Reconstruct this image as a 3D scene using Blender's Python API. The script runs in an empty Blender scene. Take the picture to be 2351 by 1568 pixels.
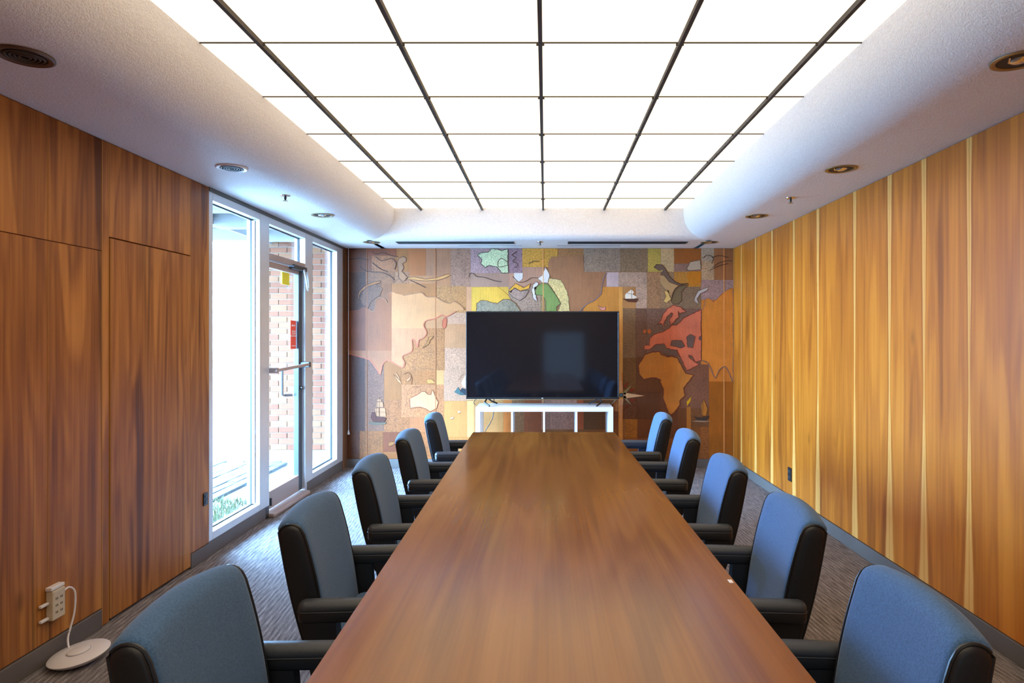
import bpy, bmesh, math, random
from mathutils import Vector, Matrix
from mathutils.geometry import tessellate_polygon

random.seed(7)
S = bpy.context.scene
COL = S.collection

# ------------------------------------------------------------------ camera, world, exposure
F_PX, VX, VY, HC = 1430.0, 1252.0, 774.0, 1.44
cam_d = bpy.data.cameras.new('camera')
cam = bpy.data.objects.new('camera', cam_d); COL.objects.link(cam)
cam.location = (0, 0, HC); cam.rotation_euler = (math.radians(90), 0, 0)
cam_d.sensor_fit = 'HORIZONTAL'; cam_d.sensor_width = 36
cam_d.lens = 36 * F_PX / 2351
cam_d.shift_x = (1175.5 - VX) / 2351
cam_d.shift_y = (VY - 784) / 2351
cam_d.clip_start = 0.02
S.camera = cam

SKY_COL, SKY_STR = (0.36, 0.70, 1.25), 56.0
PANEL_COL, PANEL_STR = (1.0, 0.815, 0.585), 1.32
w = bpy.data.worlds.new('overcast_sky'); S.world = w; w.use_nodes = True
bg = w.node_tree.nodes['Background']
bg.inputs['Color'].default_value = (*SKY_COL, 1); bg.inputs['Strength'].default_value = SKY_STR
pd = bpy.data.lights.new('daylight_portal', 'AREA'); pd.shape = 'RECTANGLE'
pd.size, pd.size_y = 2.7, 2.4; pd.cycles.is_portal = True
po = bpy.data.objects.new('daylight_portal', pd); COL.objects.link(po)
po.location = (-2.36, 5.42, 1.25); po.rotation_euler = (0, math.radians(-90), 0)
sd = bpy.data.lights.new('sun', 'SUN'); sd.energy = 1.0; sd.color = (1.0, 0.9, 0.78); sd.angle = 0.02
so = bpy.data.objects.new('sun', sd); COL.objects.link(so)
so.rotation_euler = Vector((-0.30, 0.62, -0.72)).to_track_quat('-Z', 'Y').to_euler()

S.view_settings.view_transform = 'Standard'; S.view_settings.look = 'None'
S.view_settings.gamma = 1; S.view_settings.use_curve_mapping = False
S.view_settings.exposure = 0.60
S.cycles.use_denoising = True
S.cycles.use_guiding = True; S.cycles.guiding_training_samples = 48
S.cycles.max_bounces = 10; S.cycles.diffuse_bounces = 6; S.cycles.glossy_bounces = 4
S.cycles.transparent_max_bounces = 8
S.cycles.sample_clamp_indirect = 6.0
S.cycles.caustics_reflective = False; S.cycles.caustics_refractive = False

# ------------------------------------------------------------------ helpers
def lin(c):
    out = []
    for v in c:
        v = v / 255.0
        out.append(v / 12.92 if v <= 0.04045 else ((v + 0.055) / 1.055) ** 2.4)
    return tuple(out)

def at(x, y, Y):
    return Vector(((x - VX) * Y / F_PX, Y, HC - (y - VY) * Y / F_PX))

class NT:
    def __init__(s, name):
        s.m = bpy.data.materials.new(name); s.m.use_nodes = True
        s.t = s.m.node_tree; s.n = s.t.nodes
        s.b = s.n['Principled BSDF']; s.out = s.n['Material Output']
    def node(s, typ, **kw):
        n = s.n.new(typ)
        for k, v in kw.items():
            if k.startswith('i_'):
                n.inputs[k[2:].replace('_', ' ')].default_value = v
            else: setattr(n, k, v)
        return n
    def link(s, a, b): s.t.links.new(a, b)
    def math(s, op, a, b=None, c=None):
        n = s.n.new('ShaderNodeMath'); n.operation = op
        for i, v in enumerate((a, b, c)):
            if v is None: continue
            if isinstance(v, (int, float)): n.inputs[i].default_value = v
            else: s.link(v, n.inputs[i])
        return n.outputs[0]
    def comb(s, x, y, z=0.0):
        n = s.n.new('ShaderNodeCombineXYZ')
        for i, v in enumerate((x, y, z)):
            if isinstance(v, (int, float)): n.inputs[i].default_value = v
            else: s.link(v, n.inputs[i])
        return n.outputs[0]
    def noise(s, vec, scale=1, detail=3, rough=0.5, dist=0.0):
        n = s.n.new('ShaderNodeTexNoise')
        n.inputs['Scale'].default_value = scale; n.inputs['Detail'].default_value = detail
        n.inputs['Roughness'].default_value = rough; n.inputs['Distortion'].default_value = dist
        if vec is not None: s.link(vec, n.inputs['Vector'])
        return n.outputs[0]
    def ramp(s, fac, stops):
        n = s.n.new('ShaderNodeValToRGB'); e = n.color_ramp.elements
        while len(e) < len(stops): e.new(0.5)
        for el, (p, c) in zip(e, stops):
            el.position = p; el.color = (*c, 1)
        s.link(fac, n.inputs[0]); return n.outputs[0]
    def mix(s, fac, a, b, mode='MIX'):
        n = s.n.new('ShaderNodeMix'); n.data_type = 'RGBA'; n.blend_type = mode
        for i, v in ((0, fac), (6, a), (7, b)):
            if isinstance(v, (int, float)): n.inputs[i].default_value = v
            elif isinstance(v, tuple): n.inputs[i].default_value = (*v, 1)
            else: s.link(v, n.inputs[i])
        return n.outputs[2]
    def bump(s, h, strength, dist):
        n = s.n.new('ShaderNodeBump'); n.inputs['Strength'].default_value = strength
        n.inputs['Distance'].default_value = dist; s.link(h, n.inputs['Height'])
        s.link(n.outputs[0], s.b.inputs['Normal'])
    def objco(s): return s.n.new('ShaderNodeTexCoord').outputs['Object']
    def sep(s, v):
        n = s.n.new('ShaderNodeSeparateXYZ'); s.link(v, n.inputs[0]); return n.outputs
    def scaled(s, v, sc):
        n = s.n.new('ShaderNodeVectorMath'); n.operation = 'MULTIPLY'
        s.link(v, n.inputs[0]); n.inputs[1].default_value = sc; return n.outputs[0]
    def rand(s): return s.n.new('ShaderNodeObjectInfo').outputs['Random']

def plain(name, c, rough=0.5, metal=0.0, spec=0.5, mott=0.06, scale=40, bump=0.0, coat=0.0):
    """plain colour with slight procedural mottling"""
    t = NT(name); co = t.objco()
    n = t.noise(co, scale, 3)
    f = t.math('MULTIPLY_ADD', n, 2 * mott, 1 - mott)
    t.link(t.mix(1.0, tuple(c), t.comb(f, f, f), 'MULTIPLY'), t.b.inputs['Base Color'])
    t.b.inputs['Roughness'].default_value = rough; t.b.inputs['Metallic'].default_value = metal
    t.b.inputs['Specular IOR Level'].default_value = spec; t.b.inputs['Coat Weight'].default_value = coat
    if bump: t.bump(n, bump, 0.003)
    return t.m

def veneer(name, cols, rough=0.4, sap=None, sapcol=(0.75, 0.5, 0.2), flame=9.0, contrast=1.0, tonevar=0.25, streak=0.3, spec=0.5, bump=0.05, vf=0.55, dist=0.35):
    """wood veneer: reads UV layer 'metres' (across, along) and 'unit' (0..1 across, panel width)"""
    t = NT(name)
    u1 = t.n.new('ShaderNodeUVMap'); u1.uv_map = 'metres'
    u2 = t.n.new('ShaderNodeUVMap'); u2.uv_map = 'unit'
    u, v, _ = t.sep(u1.outputs[0]); un, wd, _ = t.sep(u2.outputs[0])
    r = t.rand(); rz = t.math('MULTIPLY', r, 57.0)
    big = t.noise(t.comb(t.math('MULTIPLY', u, flame), t.math('MULTIPLY', v, vf), rz), 1, 2, 0.5, dist)
    fine = t.noise(t.comb(t.math('MULTIPLY', u, 110), t.math('MULTIPLY', v, 1.6), rz), 1, 3)
    mid = t.noise(t.comb(t.math('MULTIPLY', u, 30), t.math('MULTIPLY', v, 0.8), rz), 1, 2)
    cont = t.math('MULTIPLY_ADD', t.math('SINE', t.math('MULTIPLY', big, 34.0)), 0.5, 0.5)
    f = t.math('MULTIPLY', big, 0.95)
    f = t.math('MULTIPLY_ADD', mid, 0.5, f)
    f = t.math('MULTIPLY_ADD', fine, 0.3, f)
    f = t.math('MULTIPLY_ADD', cont, 0.16, f)
    f = t.math('MULTIPLY_ADD', t.math('SUBTRACT', r, 0.5), tonevar, f)
    f = t.math('MULTIPLY_ADD', t.math('SUBTRACT', f, 0.955), 1.25 * contrast, 0.5)
    c = t.ramp(f, [(0.12, cols[0]), (0.4, cols[1]), (0.62, cols[2]), (0.88, cols[3])])
    # thin dark heart streaks
    st = t.noise(t.comb(t.math('MULTIPLY', u, 14), t.math('MULTIPLY', v, 0.3), t.math('ADD', rz, 9.0)), 1, 2, 0.5, 0.5)
    sm = t.n.new('ShaderNodeMapRange'); sm.inputs[1].default_value = 0.60; sm.inputs[2].default_value = 0.70
    t.link(st, sm.inputs[0])
    c = t.mix(t.math('MULTIPLY', sm.outputs[0], streak), c, tuple(x * 0.45 for x in cols[0]))
    # small knots
    vo = t.n.new('ShaderNodeTexVoronoi'); vo.inputs['Scale'].default_value = 1.0
    t.link(t.comb(t.math('MULTIPLY', u, 2.6), t.math('MULTIPLY', v, 1.1), rz), vo.inputs['Vector'])
    km = t.n.new('ShaderNodeMapRange'); km.inputs[1].default_value = 0.075; km.inputs[2].default_value = 0.02
    t.link(vo.outputs['Distance'], km.inputs[0])
    c = t.mix(t.math('MULTIPLY', km.outputs[0], 0.5), c, tuple(x * 0.5 for x in cols[0]))
    if sap:
        e = t.math('MULTIPLY', t.math('MINIMUM', un, t.math('SUBTRACT', 1.0, un)), wd)
        dd = t.math('SUBTRACT', v, 1.12)
        dv = t.math('ADD', t.math('MULTIPLY', t.math('MAXIMUM', dd, 0.0), sap[1] / sap[2]), t.math('MAXIMUM', t.math('MULTIPLY', dd, -1.0), 0.0))
        wob = t.noise(t.comb(0.0, t.math('MULTIPLY', v, 2.2), rz), 1, 2)
        ww = t.math('MULTIPLY_ADD', t.math('POWER', dv, 1.25), sap[2], sap[0])
        ww = t.math('MULTIPLY', ww, t.math('MULTIPLY', t.math('MULTIPLY_ADD', wob, 0.9, 0.5), t.math('MULTIPLY_ADD', r, 0.9, 0.6)))
        mr = t.n.new('ShaderNodeMapRange'); mr.interpolation_type = 'SMOOTHSTEP'
        t.link(t.math('DIVIDE', e, ww), mr.inputs[0])
        mr.inputs[1].default_value = 1.25; mr.inputs[2].default_value = 0.75
        c = t.mix(t.math('MULTIPLY', mr.outputs[0], 0.85), c, sapcol)
        # dark heartwood line just beside the sapwood
        mr2 = t.n.new('ShaderNodeMapRange'); mr2.interpolation_type = 'SMOOTHSTEP'
        t.link(t.math('ABSOLUTE', t.math('SUBTRACT', t.math('DIVIDE', e, ww), 1.7)), mr2.inputs[0])
        mr2.inputs[1].default_value = 0.7; mr2.inputs[2].default_value = 0.1
        c = t.mix(t.math('MULTIPLY', mr2.outputs[0], 0.3), c, cols[0])
    t.link(c, t.b.inputs['Base Color'])
    t.b.inputs['Roughness'].default_value = rough
    t.b.inputs['Specular IOR Level'].default_value = spec
    if bump: t.bump(fine, bump, 0.001)
    return t.m

def wloc(o):
    v = Vector((0, 0, 0))
    while o is not None:
        v += o.location; o = o.parent
    return v

def props(o, label=None, cat=None, group=None, kind=None):
    if label: o['label'] = label
    if cat: o['category'] = cat
    if group: o['group'] = group
    if kind: o['kind'] = kind
    return o

def empty(name, loc, label=None, cat=None, group=None, kind=None):
    o = bpy.data.objects.new(name, None); COL.objects.link(o); o.location = loc
    o.empty_display_size = 0.05
    return props(o, label, cat, group, kind)

def obj(name, bm, m, parent=None, smooth=False, loc=None, **kw):
    """link a bmesh written in world coordinates as one object; loc sets its own origin"""
    off = wloc(parent) if parent else Vector((0, 0, 0))
    org = Vector(loc) if loc is not None else off
    bmesh.ops.translate(bm, verts=bm.verts, vec=-org)
    bmesh.ops.recalc_face_normals(bm, faces=bm.faces)
    me = bpy.data.meshes.new(name); bm.to_mesh(me); bm.free()
    for mm in (m if isinstance(m, (list, tuple)) else [m]): me.materials.append(mm)
    if smooth:
        me.polygons.foreach_set('use_smooth', [True] * len(me.polygons))
        try: me.set_sharp_from_angle(angle=math.radians(38))
        except Exception: pass
    o = bpy.data.objects.new(name, me); COL.objects.link(o)
    if parent: o.parent = parent
    o.location = org - off
    return props(o, **kw)

def inst(src, loc, parent=None, name=None, **kw):
    o = src.copy(); COL.objects.link(o)
    if name: o.name = name
    o.parent = parent
    o.location = Vector(loc) - (wloc(parent) if parent else Vector((0, 0, 0)))
    return props(o, **kw)

def BM(): return bmesh.new()

def box(bm, x0, x1, y0, y1, z0, z1, r=0.0, seg=2):
    vs = [bm.verts.new((x, y, z)) for x in (x0, x1) for y in (y0, y1) for z in (z0, z1)]
    fs = [bm.faces.new([vs[i] for i in q]) for q in
          ((0, 1, 3, 2), (4, 6, 7, 5), (0, 4, 5, 1), (2, 3, 7, 6), (0, 2, 6, 4), (1, 5, 7, 3))]
    if r > 0:
        es = list({e for f in fs for e in f.edges})
        bmesh.ops.bevel(bm, geom=es, offset=r, segments=seg, profile=0.5, affect='EDGES')
    return bm

def prism(bm, pts, y0, y1, axis='y'):
    """extrude a closed 2-D outline; axis y: pts are (x,z)"""
    def P(a, b, t):
        return (a, t, b) if axis == 'y' else ((t, a, b) if axis == 'x' else (a, b, t))
    A = [bm.verts.new(P(a, b, y0)) for a, b in pts]
    B = [bm.verts.new(P(a, b, y1)) for a, b in pts]
    n = len(pts)
    for i in range(n):
        j = (i + 1) % n
        bm.faces.new((A[i], A[j], B[j], B[i]))
    for loop in (A, B):
        for tri in tessellate_polygon([[v.co for v in loop]]):
            try: bm.faces.new([loop[k] for k in tri])
            except ValueError: pass
    return bm

def tube(bm, pts, r, seg=8, closed=False):
    pts = [Vector(p) for p in pts]; n = len(pts); rings = []
    for i, p in enumerate(pts):
        a = pts[i - 1] if (i > 0 or closed) else p
        b = pts[(i + 1) % n] if (i < n - 1 or closed) else p
        d = (b - a).normalized()
        up = Vector((0, 0, 1)) if abs(d.z) < 0.9 else Vector((1, 0, 0))
        s = d.cross(up).normalized(); u = s.cross(d)
        rr = r[i] if isinstance(r, (list, tuple)) else r
        rings.append([bm.verts.new(p + rr * (math.cos(2 * math.pi * k / seg) * s + math.sin(2 * math.pi * k / seg) * u)) for k in range(seg)])
    for i in range(n if closed else n - 1):
        A, B = rings[i], rings[(i + 1) % n]
        for k in range(seg):
            bm.faces.new((A[k], A[(k + 1) % seg], B[(k + 1) % seg], B[k]))
    if not closed:
        bm.faces.new(rings[0]); bm.faces.new(rings[-1][::-1])
    return bm

def lathe(bm, prof, c, seg=32, axis='z'):
    """prof: (radius, height) list"""
    rings = []
    for r, h in prof:
        ring = []
        if r < 1e-6:
            ring = [bm.verts.new((c[0], c[1], c[2] + h))]
        else:
            for k in range(seg):
                a = 2 * math.pi * k / seg
                ring.append(bm.verts.new((c[0] + r * math.cos(a), c[1] + r * math.sin(a), c[2] + h)))
        rings.append(ring)
    for A, B in zip(rings, rings[1:]):
        for k in range(seg):
            j = (k + 1) % seg
            if len(A) == 1 and len(B) == 1: continue
            if len(A) == 1: bm.faces.new((A[0], B[k], B[j]))
            elif len(B) == 1: bm.faces.new((A[k], A[j], B[0]))
            else: bm.faces.new((A[k], A[j], B[j], B[k]))
    return bm

def smooth_path(pts, n=6):
    P = [Vector(p) for p in pts]; out = []
    for i in range(len(P) - 1):
        p0, p1, p2, p3 = P[max(i - 1, 0)], P[i], P[i + 1], P[min(i + 2, len(P) - 1)]
        for k in range(n):
            t = k / n
            out.append(0.5 * ((2 * p1) + (p2 - p0) * t + (2 * p0 - 5 * p1 + 4 * p2 - p3) * t * t + (3 * p1 - p0 - 3 * p2 + p3) * t ** 3))
    out.append(P[-1]); return out

# ------------------------------------------------------------------ room dimensions
XL, XR, YB, YN, ZS, ZL = -2.2, 2.08, 6.89, -1.6, HC + 0.983, HC + 1.293
WY0, WY1 = 4.075, 6.76            # storefront glazing along the left wall

# ------------------------------------------------------------------ materials
def stucco():
    t = NT('white_stucco'); co = t.objco()
    n = t.noise(co, 130, 3, 0.6); n2 = t.noise(co, 45, 2)
    h = t.math('MULTIPLY_ADD', n2, 0.6, n)
    t.link(t.ramp(n, [(0.3, (0.75, 0.735, 0.73)), (0.7, (0.90, 0.885, 0.88))]), t.b.inputs['Base Color'])
    t.b.inputs['Roughness'].default_value = 0.65; t.bump(h, 0.6, 0.006); return t.m
M_stucco = stucco()

def carpet():
    t = NT('ribbed_carpet'); co = t.objco(); x, y, z = t.sep(co)
    wob = t.noise(t.comb(t.math('MULTIPLY', x, 3), t.math('MULTIPLY', y, 3)), 1, 2)
    xs = t.math('MULTIPLY_ADD', wob, 0.03, t.math('MULTIPLY_ADD', y, 0.08, x))
    a = t.noise(t.comb(t.math('MULTIPLY', xs, 95), t.math('MULTIPLY', y, 9)), 1, 3, 0.6)
    b = t.noise(t.comb(t.math('MULTIPLY', x, 160), t.math('MULTIPLY', y, 160)), 1, 2)
    rib = t.math('MULTIPLY_ADD', t.math('SINE', t.math('MULTIPLY', xs, 2 * math.pi / 0.026)), 0.5, 0.5)
    f = t.math('ADD', t.math('MULTIPLY', a, 0.6), t.math('MULTIPLY', rib, 0.09))
    f = t.math('MULTIPLY_ADD', b, 0.26, f)
    t.link(t.ramp(f, [(0.32, (0.07, 0.062, 0.062)), (0.5, (0.195, 0.173, 0.170)), (0.68, (0.39, 0.35, 0.34))]), t.b.inputs['Base Color'])
    t.b.inputs['Roughness'].default_value = 0.95; t.b.inputs['Specular IOR Level'].default_value = 0.15
    t.bump(f, 0.6, 0.004); return t.m
M_carpet = carpet()

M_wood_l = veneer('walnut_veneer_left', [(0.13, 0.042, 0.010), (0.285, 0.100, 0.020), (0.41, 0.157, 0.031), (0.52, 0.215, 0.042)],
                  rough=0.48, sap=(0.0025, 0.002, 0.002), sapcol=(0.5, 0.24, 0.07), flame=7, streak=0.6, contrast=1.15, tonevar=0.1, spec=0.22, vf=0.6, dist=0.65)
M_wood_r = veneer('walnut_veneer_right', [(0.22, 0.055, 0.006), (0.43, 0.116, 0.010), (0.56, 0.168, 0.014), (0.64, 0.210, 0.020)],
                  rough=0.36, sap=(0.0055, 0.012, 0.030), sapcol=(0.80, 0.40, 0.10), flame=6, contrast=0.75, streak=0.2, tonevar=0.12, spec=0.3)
M_table = veneer('walnut_veneer_table', [(0.11, 0.034, 0.005), (0.185, 0.064, 0.009), (0.235, 0.088, 0.013), (0.28, 0.112, 0.018)],
                 rough=0.17, flame=5, contrast=0.75, streak=0.3, tonevar=0.0, bump=0.0, spec=0.42)
M_vinyl = plain('grey_vinyl_base', (0.115, 0.094, 0.080), 0.65, mott=0.1, scale=6)
M_alu = plain('satin_aluminium', (0.62, 0.61, 0.60), 0.38, 0.35, mott=0.05)
M_bronze = plain('taupe_door_metal', (0.42, 0.31, 0.26), 0.4, 0.3, mott=0.05)
M_dkmetal = plain('dark_metal', (0.06, 0.065, 0.07), 0.4, 0.5)
M_gasket = plain('black_gasket', (0.02, 0.02, 0.022), 0.6)
M_gridbar = plain('dark_grid_bar', (0.10, 0.09, 0.08), 0.8, 0.0, spec=0.2)
M_black = plain('black_plastic', (0.012, 0.012, 0.013), 0.35)
M_white = plain('white_laminate', (0.80, 0.80, 0.80), 0.3, mott=0.02)
M_whiteplastic = plain('white_plastic', (0.72, 0.68, 0.68), 0.35, mott=0.02)
M_beige = plain('beige_plastic', (0.55, 0.46, 0.32), 0.4)
M_leather = plain('black_leather', (0.010, 0.012, 0.0165), 0.42, mott=0.2, scale=90, bump=0.15)
M_leather2 = plain('grey_lit_leather', (0.030, 0.037, 0.050), 0.45, mott=0.2, scale=90, bump=0.15)  # black leather with the grey light on the arm pads put into its colour
M_chrome = plain('chrome', (0.7, 0.7, 0.72), 0.15, 1.0)
M_screen = plain('black_screen', (0.006, 0.005, 0.006), 0.07, mott=0.0, spec=0.6)
M_concrete = plain('pale_concrete', (0.25, 0.235, 0.215), 0.85, mott=0.1, scale=8)
M_paver = plain('grey_paver', (0.055, 0.055, 0.055), 0.9, mott=0.2, scale=12)
M_mortar = plain('mortar', (0.19, 0.13, 0.085), 0.9)
M_overhang = plain('painted_overhang', (0.16, 0.15, 0.14), 0.8)
M_grass = plain('grass_blades', (0.05, 0.055, 0.006), 0.7, mott=0.3, scale=5)
M_rear = plain('rear_wall_paint', (0.42, 0.38, 0.34), 0.7)
M_rearw = plain('rear_glass_board', (0.45, 0.48, 0.55), 0.3)
M_yellow = plain('yellow_paper', (0.85, 0.72, 0.02), 0.6, mott=0.02)
M_red = plain('red_sign_print', (0.90, 0.085, 0.045), 0.5, mott=0.02)
M_cord = plain('white_cord', (0.7, 0.66, 0.6), 0.6)
M_slot = plain('slot_black', (0.02, 0.02, 0.022), 0.6)
M_grilldark = plain('grille_dark', (0.05, 0.042, 0.038), 0.5)
M_ringbrown = plain('bronze_ring', (0.12, 0.075, 0.055), 0.4, 0.3)
M_brass = plain('brass_ring', (0.33, 0.26, 0.14), 0.35, 0.7)

def fabric():
    t = NT('blue_grey_wool_fabric'); co = t.objco()
    n = t.noise(co, 420, 2, 0.7); n2 = t.noise(co, 230, 3)
    f = t.math('MULTIPLY_ADD', n2, 0.5, t.math('MULTIPLY', n, 0.5))
    t.link(t.ramp(f, [(0.35, (0.033, 0.078, 0.165)), (0.65, (0.066, 0.146, 0.295))]), t.b.inputs['Base Color'])
    t.b.inputs['Roughness'].default_value = 0.9; t.b.inputs['Specular IOR Level'].default_value = 0.25
    t.b.inputs['Sheen Weight'].default_value = 0.15; t.bump(n, 0.25, 0.0015); return t.m
M_fabric = fabric()

def brickm():
    t = NT('orange_brick'); co = t.objco(); r = t.rand()
    n = t.noise(co, 30, 3)
    c = t.ramp(r, [(0.0, (0.12, 0.034, 0.013)), (0.5, (0.16, 0.05, 0.02)), (1.0, (0.17, 0.068, 0.026))])
    f = t.math('MULTIPLY_ADD', n, 0.4, 0.8)
    t.link(t.mix(1.0, c, t.comb(f, f, f), 'MULTIPLY'), t.b.inputs['Base Color'])
    t.b.inputs['Roughness'].default_value = 0.9; t.bump(n, 0.3, 0.004); return t.m
M_brick = brickm()

def glassm():
    t = NT('clear_glazing')
    tr = t.node('ShaderNodeBsdfTransparent'); gl = t.node('ShaderNodeBsdfGlossy')
    gl.inputs['Roughness'].default_value = 0.01; tr.inputs['Color'].default_value = (0.96, 0.98, 0.97, 1)
    lw = t.node('ShaderNodeLayerWeight'); lw.inputs['Blend'].default_value = 0.5
    fr = t.math('MULTIPLY_ADD', t.math('POWER', lw.outputs['Facing'], 5.0), 0.90, 0.025)
    mx = t.node('ShaderNodeMixShader'); t.link(fr, mx.inputs[0])
    t.link(tr.outputs[0], mx.inputs[1]); t.link(gl.outputs[0], mx.inputs[2])
    t.link(mx.outputs[0], t.out.inputs['Surface']); t.n.remove(t.b); return t.m
M_glass = glassm()

def panelm(name, col, st):
    t = NT(name); e = t.node('ShaderNodeEmission'); co = t.objco(); r = t.rand()
    n = t.noise(co, 3.0, 2)
    k = t.math('ADD', t.math('MULTIPLY_ADD', n, 0.10, 0.95), t.math('MULTIPLY_ADD', r, 0.06, -0.03))
    e.inputs['Color'].default_value = (*col, 1)
    t.link(t.math('MULTIPLY', k, st), e.inputs['Strength'])
    t.link(e.outputs[0], t.out.inputs['Surface']); t.n.remove(t.b); t.m.cycles.emission_sampling = 'FRONT'; return t.m
M_panel = panelm('lit_acrylic_panel', PANEL_COL, PANEL_STR)
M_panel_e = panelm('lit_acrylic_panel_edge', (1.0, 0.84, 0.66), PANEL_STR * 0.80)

# ------------------------------------------------------------------ structure: floor, walls
def slab(name, m, b, kind='structure', parent=None, **kw):
    return obj(name, box(BM(), *b), m, parent, kind=kind, **kw)

slab('floor', M_carpet, (XL - 0.1, XR + 0.12, YN - 0.1, YB + 0.1, -0.1, 0.0))

M_backing = plain('wall_backing', (0.10, 0.06, 0.04), 0.8)
PT = 0.018                                                  # panel thickness
wl = obj('wall_left', box(BM(), XL - 0.16, XL - PT, YN, WY0, 0, ZL + 0.2), M_backing, kind='structure')
wr = obj('wall_right', box(BM(), XR + PT, XR + 0.16, YN, YB, 0, ZL + 0.2), M_backing, kind='structure')
wb = obj('wall_back', box(BM(), XL - 0.16, XR + 0.16, YB + 0.012, YB + 0.16, 0, ZL + 0.2), M_backing, kind='structure')
bm = BM(); RW = (-0.03, 0.90, 0.45, 1.55)
for b in ((XL - 0.16, RW[0], 0, ZL + 0.2), (RW[1], XR + 0.16, 0, ZL + 0.2), (RW[0], RW[1], 0, RW[2]), (RW[0], RW[1], RW[3], ZL + 0.2)):
    box(bm, b[0], b[1], YN - 0.16, YN, b[2], b[3])
wn = obj('wall_rear', bm, M_rear, kind='structure')
t_ = NT('dark_tinted_glazing'); tr_ = t_.node('ShaderNodeBsdfTransparent'); tr_.inputs['Color'].default_value = (0.14, 0.12, 0.11, 1)
gl_ = t_.node('ShaderNodeBsdfGlossy'); gl_.inputs['Roughness'].default_value = 0.02; mx_ = t_.node('ShaderNodeMixShader'); mx_.inputs[0].default_value = 0.05
t_.link(tr_.outputs[0], mx_.inputs[1]); t_.link(gl_.outputs[0], mx_.inputs[2]); t_.link(mx_.outputs[0], t_.out.inputs['Surface'])
w4 = empty('window_4', ((RW[0] + RW[1]) / 2, YN - 0.08, RW[2]), kind='structure')
obj('glass_pane', box(BM(), RW[0], RW[1], YN - 0.09, YN - 0.084, RW[2], RW[3]), t_.m, w4)
obj('sill', box(BM(), RW[0] - 0.03, RW[1] + 0.03, YN, YN + 0.03, RW[2] - 0.03, RW[2], 0.003), M_rear, w4)


def vpanel(name, side, y0, y1, z0, z1, m, parent, gap=0.0015, proud=0.0):
    """veneered wall panel with metre UVs; side 'l' or 'r' or 'b'"""
    bm = BM()
    if side == 'l': box(bm, XL - PT, XL + proud, y0 + gap, y1 - gap, z0 + gap, z1 - gap, 0.0015, 1)
    elif side == 'r': box(bm, XR - proud, XR + PT, y0 + gap, y1 - gap, z0 + gap, z1 - gap, 0.0015, 1)
    uvm = bm.loops.layers.uv.new('metres'); uvn = bm.loops.layers.uv.new('unit')
    W = y1 - y0
    for f in bm.faces:
        for l in f.loops:
            c = l.vert.co
            l[uvm].uv = (c.y - y0, c.z); l[uvn].uv = ((c.y - y0) / W, W)
    return obj(name, bm, m, parent, loc=(XL if side == 'l' else XR, y0, z0))

# left wall panels
BH = 0.092
ZT = ZS - 0.002
yb = [YN, -1.14, -0.68, -0.22, 0.24, 0.70, 1.16, 1.62, 2.20, 2.755, 3.09]
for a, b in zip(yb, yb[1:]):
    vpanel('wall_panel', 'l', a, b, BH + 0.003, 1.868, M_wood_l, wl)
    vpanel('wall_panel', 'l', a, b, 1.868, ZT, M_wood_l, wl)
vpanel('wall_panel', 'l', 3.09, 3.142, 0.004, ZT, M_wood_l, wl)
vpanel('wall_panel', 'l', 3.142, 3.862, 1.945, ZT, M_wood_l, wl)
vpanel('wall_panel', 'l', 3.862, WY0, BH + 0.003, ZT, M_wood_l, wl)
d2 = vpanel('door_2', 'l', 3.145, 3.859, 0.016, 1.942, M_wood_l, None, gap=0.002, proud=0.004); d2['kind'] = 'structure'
# right wall panels
yb = [YN, -1.14, -0.68, -0.22, 0.24, 0.70, 1.16, 1.62, 2.08, 2.52, 3.057, 3.42, 3.765, 4.19, 4.75, 5.22, 5.71, 6.17, 6.61, YB]
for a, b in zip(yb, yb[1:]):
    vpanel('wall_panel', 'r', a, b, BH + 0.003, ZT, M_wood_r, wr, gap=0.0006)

# baseboards
def bb(name, x0, x1, y0, y1, h=BH): return obj(name, box(BM(), x0, x1, y0, y1, 0, h, 0.003, 2), M_vinyl, kind='structure')
bb('baseboard_right', XR - 0.006, XR + PT, YN, YB)
bl = bb('baseboard_left', XL - PT, XL + 0.006, YN, 3.085)
obj('baseboard_piece', box(BM(), XL - PT, XL + 0.005, 3.864, WY0, 0, BH, 0.003), M_vinyl, bl)
bb('baseboard_back', XL, XR, YB - 0.008, YB + 0.01)
# curb below the glazing and end post beside the mural
slab('wall_left_curb', M_vinyl, (XL - 0.16, XL - 0.004, WY0, 4.95, 0, 0.10))
slab('wall_left_curb', M_vinyl, (XL - 0.16, XL - 0.004, 5.75, WY1, 0, 0.10))
slab('wall_left_head', M_stucco, (XL - 0.16, XL - 0.02, WY0, YB + 0.01, ZS, ZL + 0.2))
M_post = veneer('walnut_post', [(0.08, 0.03, 0.014), (0.15, 0.06, 0.025), (0.2, 0.08, 0.03), (0.26, 0.11, 0.045)], flame=14)
def woodbox(name, b, m, **kw):
    bm = box(BM(), *b, 0.002, 1)
    uvm = bm.loops.layers.uv.new('metres'); uvn = bm.loops.layers.uv.new('unit')
    for f in bm.faces:
        for l in f.loops:
            c = l.vert.co; l[uvm].uv = (c.x + c.y, c.z); l[uvn].uv = (0.5, 1)
    return obj(name, bm, m, **kw)
woodbox('trim_2', (XL - 0.16, XL + 0.004, WY1, YB + 0.011, 0.0, ZS), M_post, kind='structure')

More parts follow.
